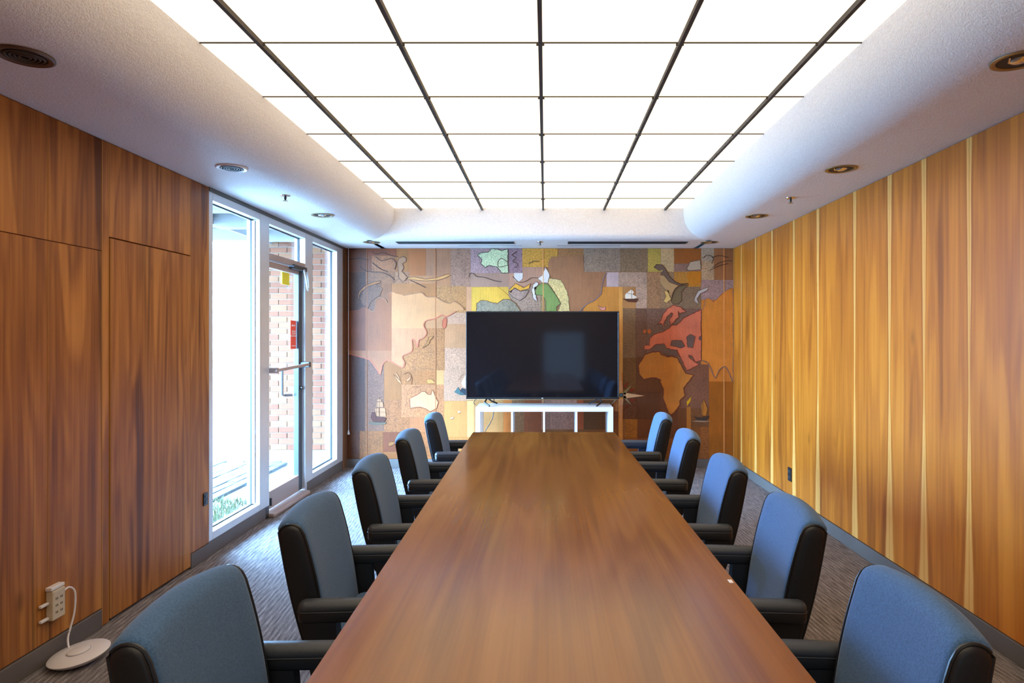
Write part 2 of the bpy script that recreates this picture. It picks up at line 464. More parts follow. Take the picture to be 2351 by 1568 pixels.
# ------------------------------------------------------------------ ceiling: slab, soffits, luminous grid
ceil = slab('ceiling', M_white, (XL - 0.16, XR + 0.16, YN - 0.16, YB + 0.16, ZL + 0.2, ZL + 0.32))
SX0, SX1, SY = -1.516, 1.388, 6.25          # inner faces of the soffits
R = 0.25
def soffit_profile(xin, xout, sgn):
    """outline (x,z): bullnose between the inner face xin and the flat underside"""
    pts = [(xout, ZL + 0.10), (xout, ZS)]
    cx = xin + sgn * R
    for k in range(0, 17):
        a = math.pi / 2 * k / 16
        pts.append((cx - sgn * R * math.sin(a), ZS + R - R * math.cos(a)))
    pts.append((xin, ZL + 0.10))
    return pts
obj('soffit', prism(BM(), soffit_profile(SX0, XL - 0.02, -1), YN, YB + 0.01), M_stucco, ceil, smooth=True)
obj('soffit', prism(BM(), soffit_profile(SX1, XR + 0.02, 1), YN, YB + 0.01), M_stucco, ceil, smooth=True)
pr = [(YB + 0.01, ZL + 0.10), (YB + 0.01, ZS)]
r2 = 0.06
for k in range(9):
    a = math.pi / 2 * k / 8
    pr.append((SY + r2 - r2 * math.sin(a), ZS + r2 - r2 * math.cos(a)))
pr.append((SY, ZL + 0.10))
obj('soffit', prism(BM(), pr, SX0 - 0.30, SX1 + 0.30, 'x'), M_stucco, ceil, smooth=True)

GX = [-0.022 + 0.612 * k for k in (-2, -1, 0, 1, 2)]
GY = [2.731 + 0.613 * k for k in range(-7, 6)]
colsx = [SX0 - 0.03] + GX + [SX1 + 0.03]
rowsy = [YN] + GY + [SY + 0.03]
for i in range(len(colsx) - 1):
    for j in range(len(rowsy) - 1):
        x0, x1, y0, y1 = colsx[i], colsx[i + 1], rowsy[j], rowsy[j + 1]
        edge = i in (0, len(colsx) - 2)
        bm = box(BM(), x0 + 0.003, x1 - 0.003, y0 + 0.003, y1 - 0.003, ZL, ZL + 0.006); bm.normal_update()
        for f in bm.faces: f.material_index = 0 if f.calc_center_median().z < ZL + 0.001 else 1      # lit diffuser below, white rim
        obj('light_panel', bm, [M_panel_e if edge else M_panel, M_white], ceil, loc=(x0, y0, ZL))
for gx in GX:
    bm = BM(); box(bm, gx - 0.009, gx + 0.009, YN, SY, ZL - 0.022, ZL + 0.01)
    obj('grid_bar', bm, M_gridbar, ceil, loc=(gx, SY, ZL))
for gy in GY:
    bm = BM(); box(bm, SX0, SX1, gy - 0.0025, gy + 0.0025, ZL - 0.005, ZL + 0.008)
    obj('cross_bar', bm, M_gridbar, ceil, loc=(0, gy, ZL))
    if gy > 1.5:
        for gx in GX:
            obj('grid_clip', box(BM(), gx - 0.018, gx + 0.018, gy - 0.003, gy + 0.003, ZL - 0.016, ZL - 0.006, 0.002, 1), M_gridbar, ceil, loc=(gx, gy, ZL))

# ------------------------------------------------------------------ storefront glazing
FX0, FX1, GXP = XL - 0.10, XL, XL - 0.065        # frame outer, frame inner face, glass plane
ZH1 = ZS - 0.026                                  # head rail top (dark strip above)
ZH0 = 2.345
obj('trim_1', box(BM(), FX0, FX1 + 0.004, WY0, WY1, ZH1, ZS), plain('dark_green_strip', (0.09, 0.10, 0.085), 0.5), kind='structure')
J0, M1a, M1b, M2a, M2b, J1 = 4.123, 4.80, 4.965, 5.71, 5.89, 6.58

def glazing(name, y0, y1, z0, z1, ja, jb, rail_b, rail_t):
    """one framed light: jambs from y0..ja and jb..y1, rails below and above, gasket and pane"""
    w_ = empty(name, (XL, (y0 + y1) / 2, z0), kind='structure')
    if ja > y0: obj('jamb', box(BM(), FX0, FX1, y0, ja, z0, z1, 0.003), M_alu, w_)
    if y1 > jb: obj('jamb', box(BM(), FX0, FX1, jb, y1, z0, z1, 0.003), M_alu, w_)
    obj('bottom_rail', box(BM(), FX0, FX1, ja, jb, z0, rail_b, 0.003), M_alu, w_)
    obj('top_rail', box(BM(), FX0, FX1, ja, jb, rail_t, z1, 0.003), M_alu, w_)
    g = BM(); k = 0.008
    for b in ((ja, jb, rail_b, rail_b + k), (ja, jb, rail_t - k, rail_t), (ja, ja + k, rail_b + k, rail_t - k), (jb - k, jb, rail_b + k, rail_t - k)):
        box(g, GXP - 0.008, GXP + 0.010, *b)
    obj('gasket', g, M_gasket, w_)
    obj('glass_pane', box(BM(), GXP - 0.003, GXP + 0.003, ja + 0.002, jb - 0.002, rail_b + 0.002, rail_t - 0.002), M_glass, w_)
    return w_
w1 = glazing('window_1', WY0, M1b, 0.10, ZH1, J0, M1a, 0.152, ZH0)
obj('glazing_stop', box(BM(), GXP + 0.010, GXP + 0.03, M1a - 0.012, M1a + 0.001, 0.16, ZH0 - 0.01), M_alu, w1)
w2 = glazing('window_2', M1b, M2a, 2.064, ZH1, M1b, M2a, 2.113, ZH0)
w3 = glazing('window_3', M2a, WY1, 0.10, ZH1, M2b, J1, 0.152, ZH0)
# transom bar is taupe like the door
for o in w2.children:
    if o.name.startswith('bottom_rail'): o.data.materials[0] = M_bronze
# door with narrow stiles
dr = empty('door_1', (XL, (M1b + M2a) / 2, 0.03), kind='structure')
DX0, DX1 = XL - 0.075, XL - 0.028
da, db = M1b + 0.012, M2a - 0.006
obj('hinge_stile', box(BM(), DX0, DX1, da, da + 0.03, 0.05, 2.055, 0.003), M_bronze, dr)
obj('lock_stile', box(BM(), DX0, DX1, db - 0.075, db, 0.05, 2.055, 0.003), M_dkmetal, dr)  # shadow on this stile put in as a darker metal
obj('top_rail', box(BM(), DX0, DX1, da + 0.03, db - 0.075, 2.004, 2.055, 0.003), M_bronze, dr)
obj('bottom_rail', box(BM(), DX0, DX1, da + 0.03, db - 0.075, 0.05, 0.192, 0.003), M_bronze, dr)
pane = obj('glass_pane', box(BM(), GXP + 0.007, GXP + 0.013, da + 0.03, db - 0.075, 0.192, 2.004), M_glass, dr)
bm = BM(); tube(bm, [(XL + 0.045, da - 0.0, 1.172), (XL + 0.045, db - 0.02, 1.192)], 0.014, 10)
pb = obj('push_bar', bm, M_bronze, dr, smooth=True)
bm = BM(); box(bm, DX1, XL + 0.06, db - 0.05, db - 0.01, 1.165, 1.215, 0.006); obj('bar_bracket', bm, M_dkmetal, pb)
bm = BM(); box(bm, DX1, XL + 0.06, da, da + 0.03, 1.15, 1.195, 0.006); obj('bar_bracket', bm, M_bronze, pb)
bm = BM(); tube(bm, [(DX0 - 0.05, 5.50, 1.16), (DX0 - 0.05, 5.50, 0.93), (DX0 - 0.05, 5.56, 0.92), (DX0, 5.60, 0.92)], 0.012, 8)
obj('pull_handle', bm, M_dkmetal, dr, smooth=True)
bm = BM(); box(bm, DX1 - 0.01, XL + 0.02, 5.42, db, 2.035, 2.075, 0.004); cl = obj('door_closer', bm, M_dkmetal, dr)
bm = BM(); tube(bm, smooth_path([(XL + 0.03, 5.60, 2.045), (XL + 0.035, 5.64, 1.96), (XL + 0.035, 5.66, 1.90), (XL + 0.03, 5.70, 1.87), (XL + 0.025, 5.72, 1.93), (XL + 0.02, 5.70, 2.04)], 6), 0.009, 8)
obj('closer_arm', bm, M_alu, cl, smooth=True)
bm = BM(); lathe(bm, [(0.0, 0.0), (0.016, 0.0), (0.016, 0.02), (0, 0.02)], (0, 0, 0), 12)
bmesh.ops.rotate(bm, verts=bm.verts, cent=(0, 0, 0), matrix=Matrix.Rotation(math.radians(90), 3, 'Y'))
bmesh.ops.translate(bm, verts=bm.verts, vec=(DX1, db - 0.038, 0.98)); obj('lock_cylinder', bm, M_black, dr)
bm = BM(); tube(bm, [(DX1 + 0.012, da + 0.05, 0.14), (DX1 + 0.012, da + 0.05, 0.08)], 0.01, 8); obj('floor_bolt', bm, M_black, dr)
# threshold
obj('trim_3', box(BM(), XL - 0.12, XL + 0.045, M1b - 0.01, M2a + 0.01, 0.0, 0.038, 0.012, 3), M_bronze, kind='structure')
obj('trim_4', box(BM(), XL - 0.10, XL - 0.002, 4.91, M1b - 0.002, 0.0, 0.10), M_black, kind='structure')
obj('trim_5', box(BM(), XL - 0.10, XL - 0.002, M2a, 5.75, 0.0, 0.10), M_alu, kind='structure')

# notices on the door glass
gx = GXP + 0.0135
n = obj('yellow_notice', box(BM(), gx, gx + 0.0015, 5.325, 5.475, 1.955, 2.0), M_yellow)
bm = BM(); box(bm, gx, gx + 0.0015, 5.325, 5.475, 1.895, 2.0); n.data.clear_geometry()
bmesh.ops.translate(bm, verts=bm.verts, vec=(0, 0, 0)); bm.to_mesh(n.data); bm.free()
props(n, 'small yellow paper notice stuck high on the glass door', 'notice')
rs = empty('red_notice', (gx, 5.60, 1.33), 'red printed notice with white lines stuck on the glass door', 'notice')
RY0, RY1, RZ0, RZ1 = 5.50, 5.625, 1.335, 1.588
obj('sheet', box(BM(), gx, gx + 0.0015, RY0, RY1, RZ0, RZ1), M_red, rs)
bm = BM()
def rl(a, b, z0, z1): box(bm, gx + 0.0015, gx + 0.0022, RY0 + a * (RY1 - RY0), RY0 + b * (RY1 - RY0), RZ1 - z1 * (RZ1 - RZ0), RZ1 - z0 * (RZ1 - RZ0))
rl(0.02, 0.98, 0.53, 0.56)
for z0, z1, a, b in ((0.36, 0.385, 0.25, 0.85), (0.46, 0.485, 0.25, 0.85)): rl(a, b, z0, z1)
for k in range(4): rl(0.25 + 0.19 * k, 0.29 + 0.19 * k, 0.385, 0.46)
for a, b in ((0.2, 0.45), (0.52, 0.6), (0.68, 0.8)): rl(a, b, 0.15, 0.20)
for a, b in ((0.2, 0.4), (0.45, 0.7), (0.74, 0.85)): rl(a, b, 0.88, 0.905)
obj('print', bm, M_white, rs, kind='stuff')

# ------------------------------------------------------------------ outside the glazing
slab('ground', M_concrete, (-40, XL - 0.16, -6, 40, -0.25, 0.0))
pav = empty('paved_path', (-3.2, 5.4, 0.0), 'grey herringbone paver path outside the glazing', 'path', kind='structure')
src = None
for i in range(14):
    for j in range(12):
        x = -2.95 - 0.105 * i; y = 4.6 + 0.21 * j + (0.105 if i % 2 else 0)
        if src is None:
            src = obj('paver', box(BM(), x - 0.049, x + 0.049, y - 0.1, y + 0.1, 0.0, 0.03, 0.004, 1), M_paver, pav, loc=(x, y, 0))
        else:
            o = inst(src, (x, y, random.uniform(-0.004, 0.004)), pav); o.rotation_euler.z = random.uniform(-0.02, 0.02)
bm = BM(); rnd = random.Random(3)
for k in range(2600):
    x = rnd.uniform(-2.95, -2.42); y = rnd.uniform(4.1, 5.5); h = rnd.uniform(0.03, 0.12) * (1.0 if y < 5 else 0.6)
    a = rnd.uniform(0, 6.28); dx, dy = 0.004 * math.cos(a), 0.004 * math.sin(a); bx, by = rnd.uniform(-.03, .03), rnd.uniform(-.03, .03)
    v = [bm.verts.new(p) for p in ((x - dx, y - dy, 0), (x + dx, y + dy, 0), (x + bx, y + by, h))]; bm.faces.new(v)
obj('grass_strip', bm, M_grass, label='strip of green grass growing just outside the left window', cat='grass', kind='stuff', loc=(-2.7, 4.8, 0))
bw = empty('brick_wall', (-2.85, 7.3, 0.0), 'orange brick wall outside beyond the glass door', 'wall')
obj('mortar', box(BM(), -3.42, XL - 0.17, 7.312, 7.42, 0.0, 2.62), M_mortar, bw)
src = None
for r in range(36):
    z = 0.12 + 0.068 * r; x = -3.42 - (0.1 if r % 2 else 0)
    while x < XL - 0.19:
        a, b = max(x, -3.42), min(x + 0.19, XL - 0.175)
        if b - a > 0.03:
            full = abs(b - a - 0.19) < 1e-6
            if full and src is not None:
                inst(src, (a, 7.3 + rnd.uniform(-0.002, 0.002), z), bw)
            else:
                o = obj('brick', box(BM(), a, b, 7.3, 7.33, z, z + 0.058, 0.002, 1), M_brick, bw, loc=(a, 7.3, z))
                if full: src = o
        x += 0.2
obj('brick_plinth', box(BM(), -3.42, XL - 0.17, 7.295, 7.33, 0.0, 0.115), M_mortar, bw)
ov = empty('roof_overhang', (-3.0, 5.5, 2.62), 'pale blue-white roof overhang outside above the glazing', 'roof')
obj('roof_slab', box(BM(), -3.2, XL - 0.17, 2.6, 7.6, 2.63, 2.74), M_overhang, ov)
obj('roof_slab', box(BM(), -4.6, -3.2, 5.9, 7.6, 2.63, 2.74), M_overhang, ov)
obj('beam', box(BM(), -4.6, -3.2, 6.8, 6.94, 2.50, 2.63, 0.004, 1), M_overhang, ov)
for y in (5.2, 6.0, 6.8):
    obj('beam', box(BM(), -3.2, XL - 0.17, y, y + 0.14, 2.50, 2.63, 0.004, 1), M_overhang, ov)
obj('fascia', box(BM(), -3.24, -3.2, 2.6, 7.6, 2.53, 2.76), M_overhang, ov)

# ------------------------------------------------------------------ mural on the back wall
MK = 0.19768
def cpt(tag, x, y):
    ox, oy = {1: (780, 540), 2: (1240, 540), 3: (780, 780), 4: (1240, 780)}[tag]
    p = at(ox + x * MK, oy + y * MK, YB); return (p.x, p.z)
MX0, MX1, MZ0, MZ1 = XL + 0.006, XR - 0.001, BH + 0.002, ZS - 0.002
MSAT = 1.0
mcache = {}
TONE = [1.0]
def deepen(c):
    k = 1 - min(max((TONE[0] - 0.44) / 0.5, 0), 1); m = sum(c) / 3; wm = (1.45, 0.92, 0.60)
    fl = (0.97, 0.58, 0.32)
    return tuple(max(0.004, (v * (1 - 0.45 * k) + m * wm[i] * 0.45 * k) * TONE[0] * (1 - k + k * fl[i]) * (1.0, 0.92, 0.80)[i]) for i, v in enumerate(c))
def mural_mat(rgb, speck):
    key = (rgb, speck)
    if key in mcache: return mcache[key]
    c = deepen(lin(rgb)); t = NT('mural_veneer'); co = t.objco(); x, y, z = t.sep(co); r = t.rand()
    rz = t.math('MULTIPLY', r, 31.0)
    big = t.noise(t.comb(t.math('MULTIPLY', x, 5), t.math('MULTIPLY', z, 5), rz), 1, 3)
    gr = t.noise(t.comb(t.math('MULTIPLY', x, 160), t.math('MULTIPLY', z, 5), rz), 1, 3)
    sp = t.noise(t.comb(t.math('MULTIPLY', x, 75), t.math('MULTIPLY', z, 75), rz), 1, 2, 0.8)
    f = t.math('MULTIPLY_ADD', big, 0.45, 0.72)
    f = t.math('MULTIPLY_ADD', t.math('SUBTRACT', gr, 0.5), 0.5, f)
    f = t.math('MULTIPLY_ADD', t.math('SUBTRACT', sp, 0.5), 1.9 if speck else 0.35, f)
    hue = t.mix(t.math('MULTIPLY', big, 0.35), c, (c[0] * 1.25, c[1] * 0.85, c[2] * 0.55))
    t.link(t.mix(1.0, hue, t.comb(f, f, f), 'MULTIPLY'), t.b.inputs['Base Color'])
    t.b.inputs['Roughness'].default_value = 0.5; t.b.inputs['Specular IOR Level'].default_value = 0.3
    t.bump(sp, 0.15 if speck else 0.05, 0.002)
    mcache[key] = t.m; return t.m
mural = empty('mosaic_mural', ((MX0 + MX1) / 2, YB, MZ0), 'inlaid wood world map mural covering the back wall', 'mural')
obj('backing_board', box(BM(), MX0, MX1, YB - 0.001, YB + 0.011, MZ0, MZ1), mural_mat((160, 115, 75), True), mural)
def clampx(v): return min(max(v, MX0), MX1)
def clampz(v): return min(max(v, MZ0), MZ1)
lay = [0]
def flat_piece(name, pts, m, depth, **kw):
    """pts (x,z) polygon standing proud of the wall by depth"""
    pts = [(clampx(a), clampz(b)) for a, b in pts]
    q = []
    for p in pts:
        if not q or (abs(p[0] - q[-1][0]) + abs(p[1] - q[-1][1])) > 1e-5: q.append(p)
    if len(q) > 2 and abs(q[0][0] - q[-1][0]) + abs(q[0][1] - q[-1][1]) < 1e-5: q.pop()
    if len(q) < 3: return None
    bm = BM(); prism(bm, q, YB - depth, YB - 0.0005)
    cx = sum(p[0] for p in q) / len(q); cz = sum(p[1] for p in q) / len(q)
    return obj(name, bm, m, kw.pop('parent', mural), loc=(cx, YB, cz), **kw)
def ribbon(pts, width, depth, closed=False):
    bm = BM(); P = [Vector((a, 0, b)) for a, b in pts]; n = len(P); L, Rr = [], []
    for i in range(n):
        a = P[i - 1] if (i > 0 or closed) else P[i]; b = P[(i + 1) % n] if (i < n - 1 or closed) else P[i]
        d = (b - a); d = d.normalized() if d.length > 0 else Vector((1, 0, 0)); s = Vector((-d.z, 0, d.x)) * width / 2
        for lst, q in ((L, P[i] + s), (Rr, P[i] - s)):
            lst.append(bm.verts.new((clampx(q.x), YB - depth, clampz(q.z))))
    for i in range(n if closed else n - 1):
        j = (i + 1) % n
        try: bm.faces.new((L[i], L[j], Rr[j], Rr[i]))
        except ValueError: pass
    e = bmesh.ops.extrude_face_region(bm, geom=list(bm.faces))
    bmesh.ops.translate(bm, verts=[v for v in e['geom'] if isinstance(v, bmesh.types.BMVert)], vec=(0, 0.0012, 0))
    return bm
def tone_at(x):          # window daylight countered in the colour: darker, redder towards that corner
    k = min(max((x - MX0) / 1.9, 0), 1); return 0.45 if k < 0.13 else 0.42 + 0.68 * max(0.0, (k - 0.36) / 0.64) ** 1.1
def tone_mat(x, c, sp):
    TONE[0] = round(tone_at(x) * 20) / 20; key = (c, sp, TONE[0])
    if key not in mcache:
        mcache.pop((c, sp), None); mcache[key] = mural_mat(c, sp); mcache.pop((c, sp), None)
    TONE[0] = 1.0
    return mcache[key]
PATCH = [
 (1,105,150,310,425,(160,110,80),0),(1,310,150,660,240,(205,125,80),0),(1,310,240,370,425,(185,125,80),0),(1,370,240,660,425,(215,175,145),1),
 (1,660,150,795,425,(235,190,105),0),(1,795,150,1000,470,(230,165,90),0),(1,1000,150,1290,470,(190,150,125),0),(1,1290,150,1520,600,(170,140,130),1),
 (1,105,425,300,890,(125,110,110),1),(1,300,425,640,560,(190,170,160),1),(1,640,425,810,560,(205,195,205),1),(1,810,470,1290,590,(215,175,140),0),
 (1,300,560,480,890,(165,155,165),1),(1,480,560,605,890,(205,165,135),0),(1,605,560,1110,720,(230,190,130),0),(1,1110,590,1470,900,(205,160,100),1),
 (1,1470,600,1530,890,(215,165,125),0),(1,1520,150,1960,440,(165,135,140),1),(1,1960,150,2120,440,(140,110,120),1),(1,2120,150,2532,370,(190,140,60),1),
 (1,2120,370,2400,600,(165,125,105),0),(1,1520,440,1960,600,(165,130,115),0),(1,1960,440,2120,600,(165,125,105),0),(1,1530,600,1960,890,(205,165,70),0),
 (1,1960,600,2400,890,(150,125,110),1),(1,105,890,300,1340,(175,120,95),0),(1,300,890,605,1340,(215,155,115),0),(1,605,720,1000,1080,(235,195,145),0),
 (1,1000,900,1220,1080,(225,185,140),0),(1,1220,900,1470,1030,(205,170,150),1),(1,1220,1030,1470,1310,(205,155,110),0),(1,605,1080,1220,1568,(225,185,125),1),
 (1,1220,1310,1470,1568,(200,165,145),1),
 (3,105,130,290,1060,(120,100,110),1),(3,290,200,515,1060,(165,155,175),1),(3,515,250,715,700,(225,180,100),0),(3,715,354,1120,520,(220,175,105),1),
 (3,1120,354,1210,710,(235,195,125),0),(3,1210,354,1470,710,(200,165,145),1),(3,515,700,810,1070,(220,175,125),1),(3,715,520,1210,900,(225,175,130),1),
 (3,810,900,1210,1070,(225,165,115),0),(3,1210,710,1480,1130,(220,160,80),0),(3,1480,710,1560,1130,(230,180,110),0),(3,105,1060,230,1400,(135,100,70),1),
 (3,230,1060,505,1400,(205,160,85),1),(3,505,1070,720,1300,(190,115,65),0),(3,720,1070,1210,1400,(215,155,90),1),(3,505,1300,720,1400,(215,160,80),0),
 (3,1210,1130,1560,1400,(205,145,65),0),(3,1560,700,1900,1400,(185,130,75),0),(3,1900,700,2000,1400,(190,110,50),0),(3,2000,700,2140,1400,(125,85,55),1),
 (3,2140,700,2345,1400,(130,70,40),0),(1,1470,890,1960,1914,(190,150,110),0),(1,1960,890,2400,1914,(150,120,90),1),
 (4,14,700,120,1040,(150,110,95),1),(4,120,700,430,1040,(165,120,105),1),(4,430,700,505,1040,(170,85,45),0),(4,505,700,850,1040,(105,70,40),1),(4,14,1040,780,1400,(140,90,50),0),
 (2,200,370,505,885,(150,112,88),0),(2,0,560,200,885,(140,120,90),1),(2,505,150,930,425,(145,125,110),1),(2,930,150,1250,425,(130,108,85),1),
 (2,1250,150,1400,425,(180,160,80),1),(2,1400,150,1555,425,(190,165,125),1),(2,1555,150,1870,330,(155,95,45),0),(2,1555,330,1870,425,(140,110,100),1),
 (2,1870,150,2020,300,(170,160,145),1),(2,2020,150,2240,520,(150,105,70),0),(2,1870,300,2020,520,(180,155,125),1),(2,770,430,910,600,(185,165,170),0),
 (2,505,425,770,600,(150,112,88),0),(2,910,430,1240,600,(165,140,125),1),(2,505,600,910,885,(190,130,60),0),(2,960,600,1110,850,(165,120,75),0),
 (2,1110,600,1240,850,(170,145,130),1),(2,910,600,960,2780,(200,145,75),0),(2,1240,430,1400,850,(150,115,85),1),(2,1400,430,1555,850,(140,115,90),1),
 (2,1555,425,1870,600,(175,125,55),1),(2,1555,600,1870,850,(125,105,85),1),(2,1870,520,2240,750,(155,130,130),1),(2,960,850,1110,1424,(120,95,70),1),
 (2,1110,850,1240,1414,(105,78,65),1),(2,1240,850,1870,1500,(112,88,78),1),(2,1870,750,2240,1700,(190,120,50),0),(2,0,885,910,1914,(150,115,80),0),
 (4,960,210,1115,600,(110,78,45),1),(4,1115,200,1400,610,(95,62,42),0),(4,1115,610,1430,920,(90,58,40),0),(4,960,600,1115,920,(100,65,45),1),
 (4,1400,286,1600,1140,(100,64,46),0),(4,1600,286,1960,800,(118,82,66),1),(4,1960,486,2240,1400,(150,90,30),0),(4,990,920,1130,1140,(150,100,40),1),
 (4,850,920,910,1140,(125,75,40),0),(4,1130,920,1400,1140,(105,65,40),0),(4,1600,800,1700,1140,(108,70,45),0),(4,1700,780,1750,1400,(165,110,50),0),
 (4,1750,800,1960,1010,(112,76,50),1),(4,1750,1010,1860,1400,(120,78,45),0),(4,1860,1010,1960,1400,(135,85,45),1),(4,1130,1140,1700,1400,(125,80,45),1),
 (4,960,1140,1130,1400,(140,90,45),0),(4,780,1040,910,1400,(130,80,42),0),(4,850,830,910,920,(110,70,45),0)]
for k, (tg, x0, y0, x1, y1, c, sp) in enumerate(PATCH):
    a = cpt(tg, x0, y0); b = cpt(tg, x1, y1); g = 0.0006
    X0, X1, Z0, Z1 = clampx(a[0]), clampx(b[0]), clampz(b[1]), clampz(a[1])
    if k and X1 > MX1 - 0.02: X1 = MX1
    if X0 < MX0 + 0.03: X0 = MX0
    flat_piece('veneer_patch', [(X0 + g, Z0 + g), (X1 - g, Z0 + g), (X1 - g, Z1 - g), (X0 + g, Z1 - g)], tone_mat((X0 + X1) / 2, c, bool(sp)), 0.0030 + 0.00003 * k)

def clip(poly, X0, Y0, X1, Y1):
    def cl(P, ins, inter):
        out = []
        for i in range(len(P)):
            a, b = P[i - 1], P[i]
            if ins(b):
                if not ins(a): out.append(inter(a, b))
                out.append(b)
            elif ins(a): out.append(inter(a, b))
        return out
    def ix(v): return lambda a, b: (v, a[1] + (b[1] - a[1]) * (v - a[0]) / (b[0] - a[0]))
    def iy(v): return lambda a, b: (a[0] + (b[0] - a[0]) * (v - a[1]) / (b[1] - a[1]), v)
    for ins, inter in ((lambda p: p[0] >= X0, ix(X0)), (lambda p: p[0] <= X1, ix(X1)), (lambda p: p[1] >= Y0, iy(Y0)), (lambda p: p[1] <= Y1, iy(Y1))):
        poly = cl(poly, ins, inter)
        if not poly: return []
    return poly
def wig(pts, amp=6, closed=True, seed=1):
    """roughen a coastline in crop pixels"""
    rr = random.Random(seed); out = []; n = len(pts)
    for i in range(n if closed else n - 1):
        a, b = pts[i], pts[(i + 1) % n]; d = math.hypot(b[0] - a[0], b[1] - a[1]); k = max(1, int(d / 22))
        for j in range(k):
            t = j / k; out.append((a[0] + (b[0] - a[0]) * t + (rr.uniform(-amp, amp) if j else 0), a[1] + (b[1] - a[1]) * t + (rr.uniform(-amp, amp) if j else 0)))
    if not closed: out.append(pts[-1])
    return out
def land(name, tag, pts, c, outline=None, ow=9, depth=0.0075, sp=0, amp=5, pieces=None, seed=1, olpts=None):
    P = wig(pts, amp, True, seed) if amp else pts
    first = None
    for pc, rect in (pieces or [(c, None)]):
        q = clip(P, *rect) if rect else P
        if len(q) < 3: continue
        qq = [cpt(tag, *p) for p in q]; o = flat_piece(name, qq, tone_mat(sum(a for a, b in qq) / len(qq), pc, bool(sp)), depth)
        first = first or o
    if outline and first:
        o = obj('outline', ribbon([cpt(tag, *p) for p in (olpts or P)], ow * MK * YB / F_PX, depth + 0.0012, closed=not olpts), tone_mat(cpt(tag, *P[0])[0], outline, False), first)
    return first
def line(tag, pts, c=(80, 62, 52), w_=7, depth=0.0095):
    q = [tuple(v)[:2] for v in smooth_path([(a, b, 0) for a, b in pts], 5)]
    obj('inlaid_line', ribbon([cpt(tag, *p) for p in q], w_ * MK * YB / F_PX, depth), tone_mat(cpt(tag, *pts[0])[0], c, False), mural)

asia = [(105,890),(200,870),(290,830),(340,860),(400,880),(430,740),(520,740),(570,800),(560,690),(610,660),(740,700),(850,680),(950,670),(1010,715),(1120,720),(1190,765),(1280,790),(1330,770),(1400,810),(1450,870),(1350,885),(1240,945),(1190,925),(1100,970),(1010,990),(975,1045),(1010,1130),(980,1185),(920,1220),(905,1300),(870,1220),(840,1215),(840,1340),(740,1395),(730,1430),(755,1480),(740,1530),(690,1520),(560,1450),(500,1500),(485,1565),(470,1614),(440,1570),(380,1480),(330,1440),(120,1380),(105,1370)]
land('asian_coast', 1, asia, None, None, seed=4, pieces=[((185,128,100),(100,600,300,1340)),((222,165,125),(300,600,605,1340)),((242,205,155),(605,600,1460,1080)),((246,218,205),(605,1080,1460,1700)),((238,195,175),(100,1340,605,1700))])
line(1, asia[10:20], (215,205,205), 11)
line(1, asia[3:10], (205,195,200), 9)
line(1, asia[20:], (215,120,90), 11)
land('inland_sea', 1, [(300,600),(420,570),(500,620),(470,700),(380,760),(330,850),(270,800),(240,740)], (160,155,165), sp=1, depth=0.0085)
land('peninsula', 1, [(1195,990),(1235,950),(1245,1000),(1230,1070),(1210,1088),(1190,1040)], (228,120,80), (200,95,65), 7)
land('islands', 1, [(1010,1250),(1040,1180),(1090,1170),(1060,1210),(1030,1270),(960,1310)], (220,180,80), (150,110,60), 5)
land('scroll', 1, [(210,720),(225,655),(290,590),(380,548),(480,530),(470,552),(350,592),(255,655),(228,705),(225,750)], (225,180,80), (110,80,60), 6, amp=0)
land('scroll', 1, [(760,505),(860,482),(1000,512),(1130,492),(1250,452),(1290,462),(1240,492),(1150,522),(1000,532),(880,522)], (240,205,130), (150,115,85), 5, amp=0)
land('wind_head', 1, [(690,270),(740,245),(775,270),(770,310),(730,330),(745,380),(720,420),(770,470),(790,500),(740,540),(690,500),(680,400),(670,320)], (212,212,222), (120,105,105), 5, amp=2)
for ln in ([(370,190),(430,222),(510,205),(600,238),(680,250)], [(380,320),(470,390),(560,425)], [(420,250),(490,298),(600,272),(655,320),(640,400)], [(110,280),(240,270),(340,290)], [(240,360),(320,420),(480,432),(580,470),(640,522)], [(820,525),(900,560),(1000,610)], [(1500,490),(1515,445),(1560,448),(1590,480),(1680,490),(1800,530),(1880,540)], [(2010,480),(2080,545),(2160,535),(2230,495),(2310,500)], [(2060,190),(2000,230),(2050,260),(2010,300),(2070,340),(2030,380)], [(2200,330),(2260,300),(2320,310)]):
    line(1, ln)
land('pale_green_land', 1, [(1600,230),(1640,205),(1720,200),(1760,160),(1900,175),(1955,165),(1955,440),(1880,440),(1830,370),(1740,350),(1690,380),(1640,330),(1650,280)], (192,202,165), (85,75,65), 8, sp=1)
line(1, [(1960,320),(1880,270),(1840,310),(1850,370),(1950,350)])
land('yellow_land', 1, [(1535,610),(1830,600),(1900,650),(1960,700),(1985,745),(1900,740),(1830,790),(1740,770),(1660,750),(1590,790),(1590,870),(1535,880)], (215,172,65), None, sp=0)
land('grey_land', 1, [(1590,886),(1590,790),(1660,755),(1740,775),(1830,795),(1900,745),(1985,750),(2050,800),(2100,886)], (140,130,112), (120,85,50), 6, sp=1)
land('island', 1, [(1960,640),(2040,560),(2130,610),(2220,560),(2200,620),(2100,650),(2030,610),(1990,670)], (205,150,55), (100,75,60), 6)
land('island', 1, [(1960,660),(2030,620),(2110,650),(2200,640),(2150,720),(2090,760),(2010,720)], (150,125,115), (95,75,65), 6, sp=1)
land('white_island', 1, [(2240,580),(2280,540),(2310,560),(2270,640),(2280,720),(2290,770),(2250,740),(2230,660)], (205,198,198), (100,85,80), 6)
land('emblem', 1, [(2025,440),(2125,440),(2125,500),(2080,545),(2030,520)], (195,190,190), None, amp=0)
land('green_land', 2, [(20,560),(90,570),(140,640),(190,710),(240,790),(190,830),(195,886),(70,886),(60,750),(25,700),(-60,690),(-70,610)], (120,142,82), (90,95,60), 6)
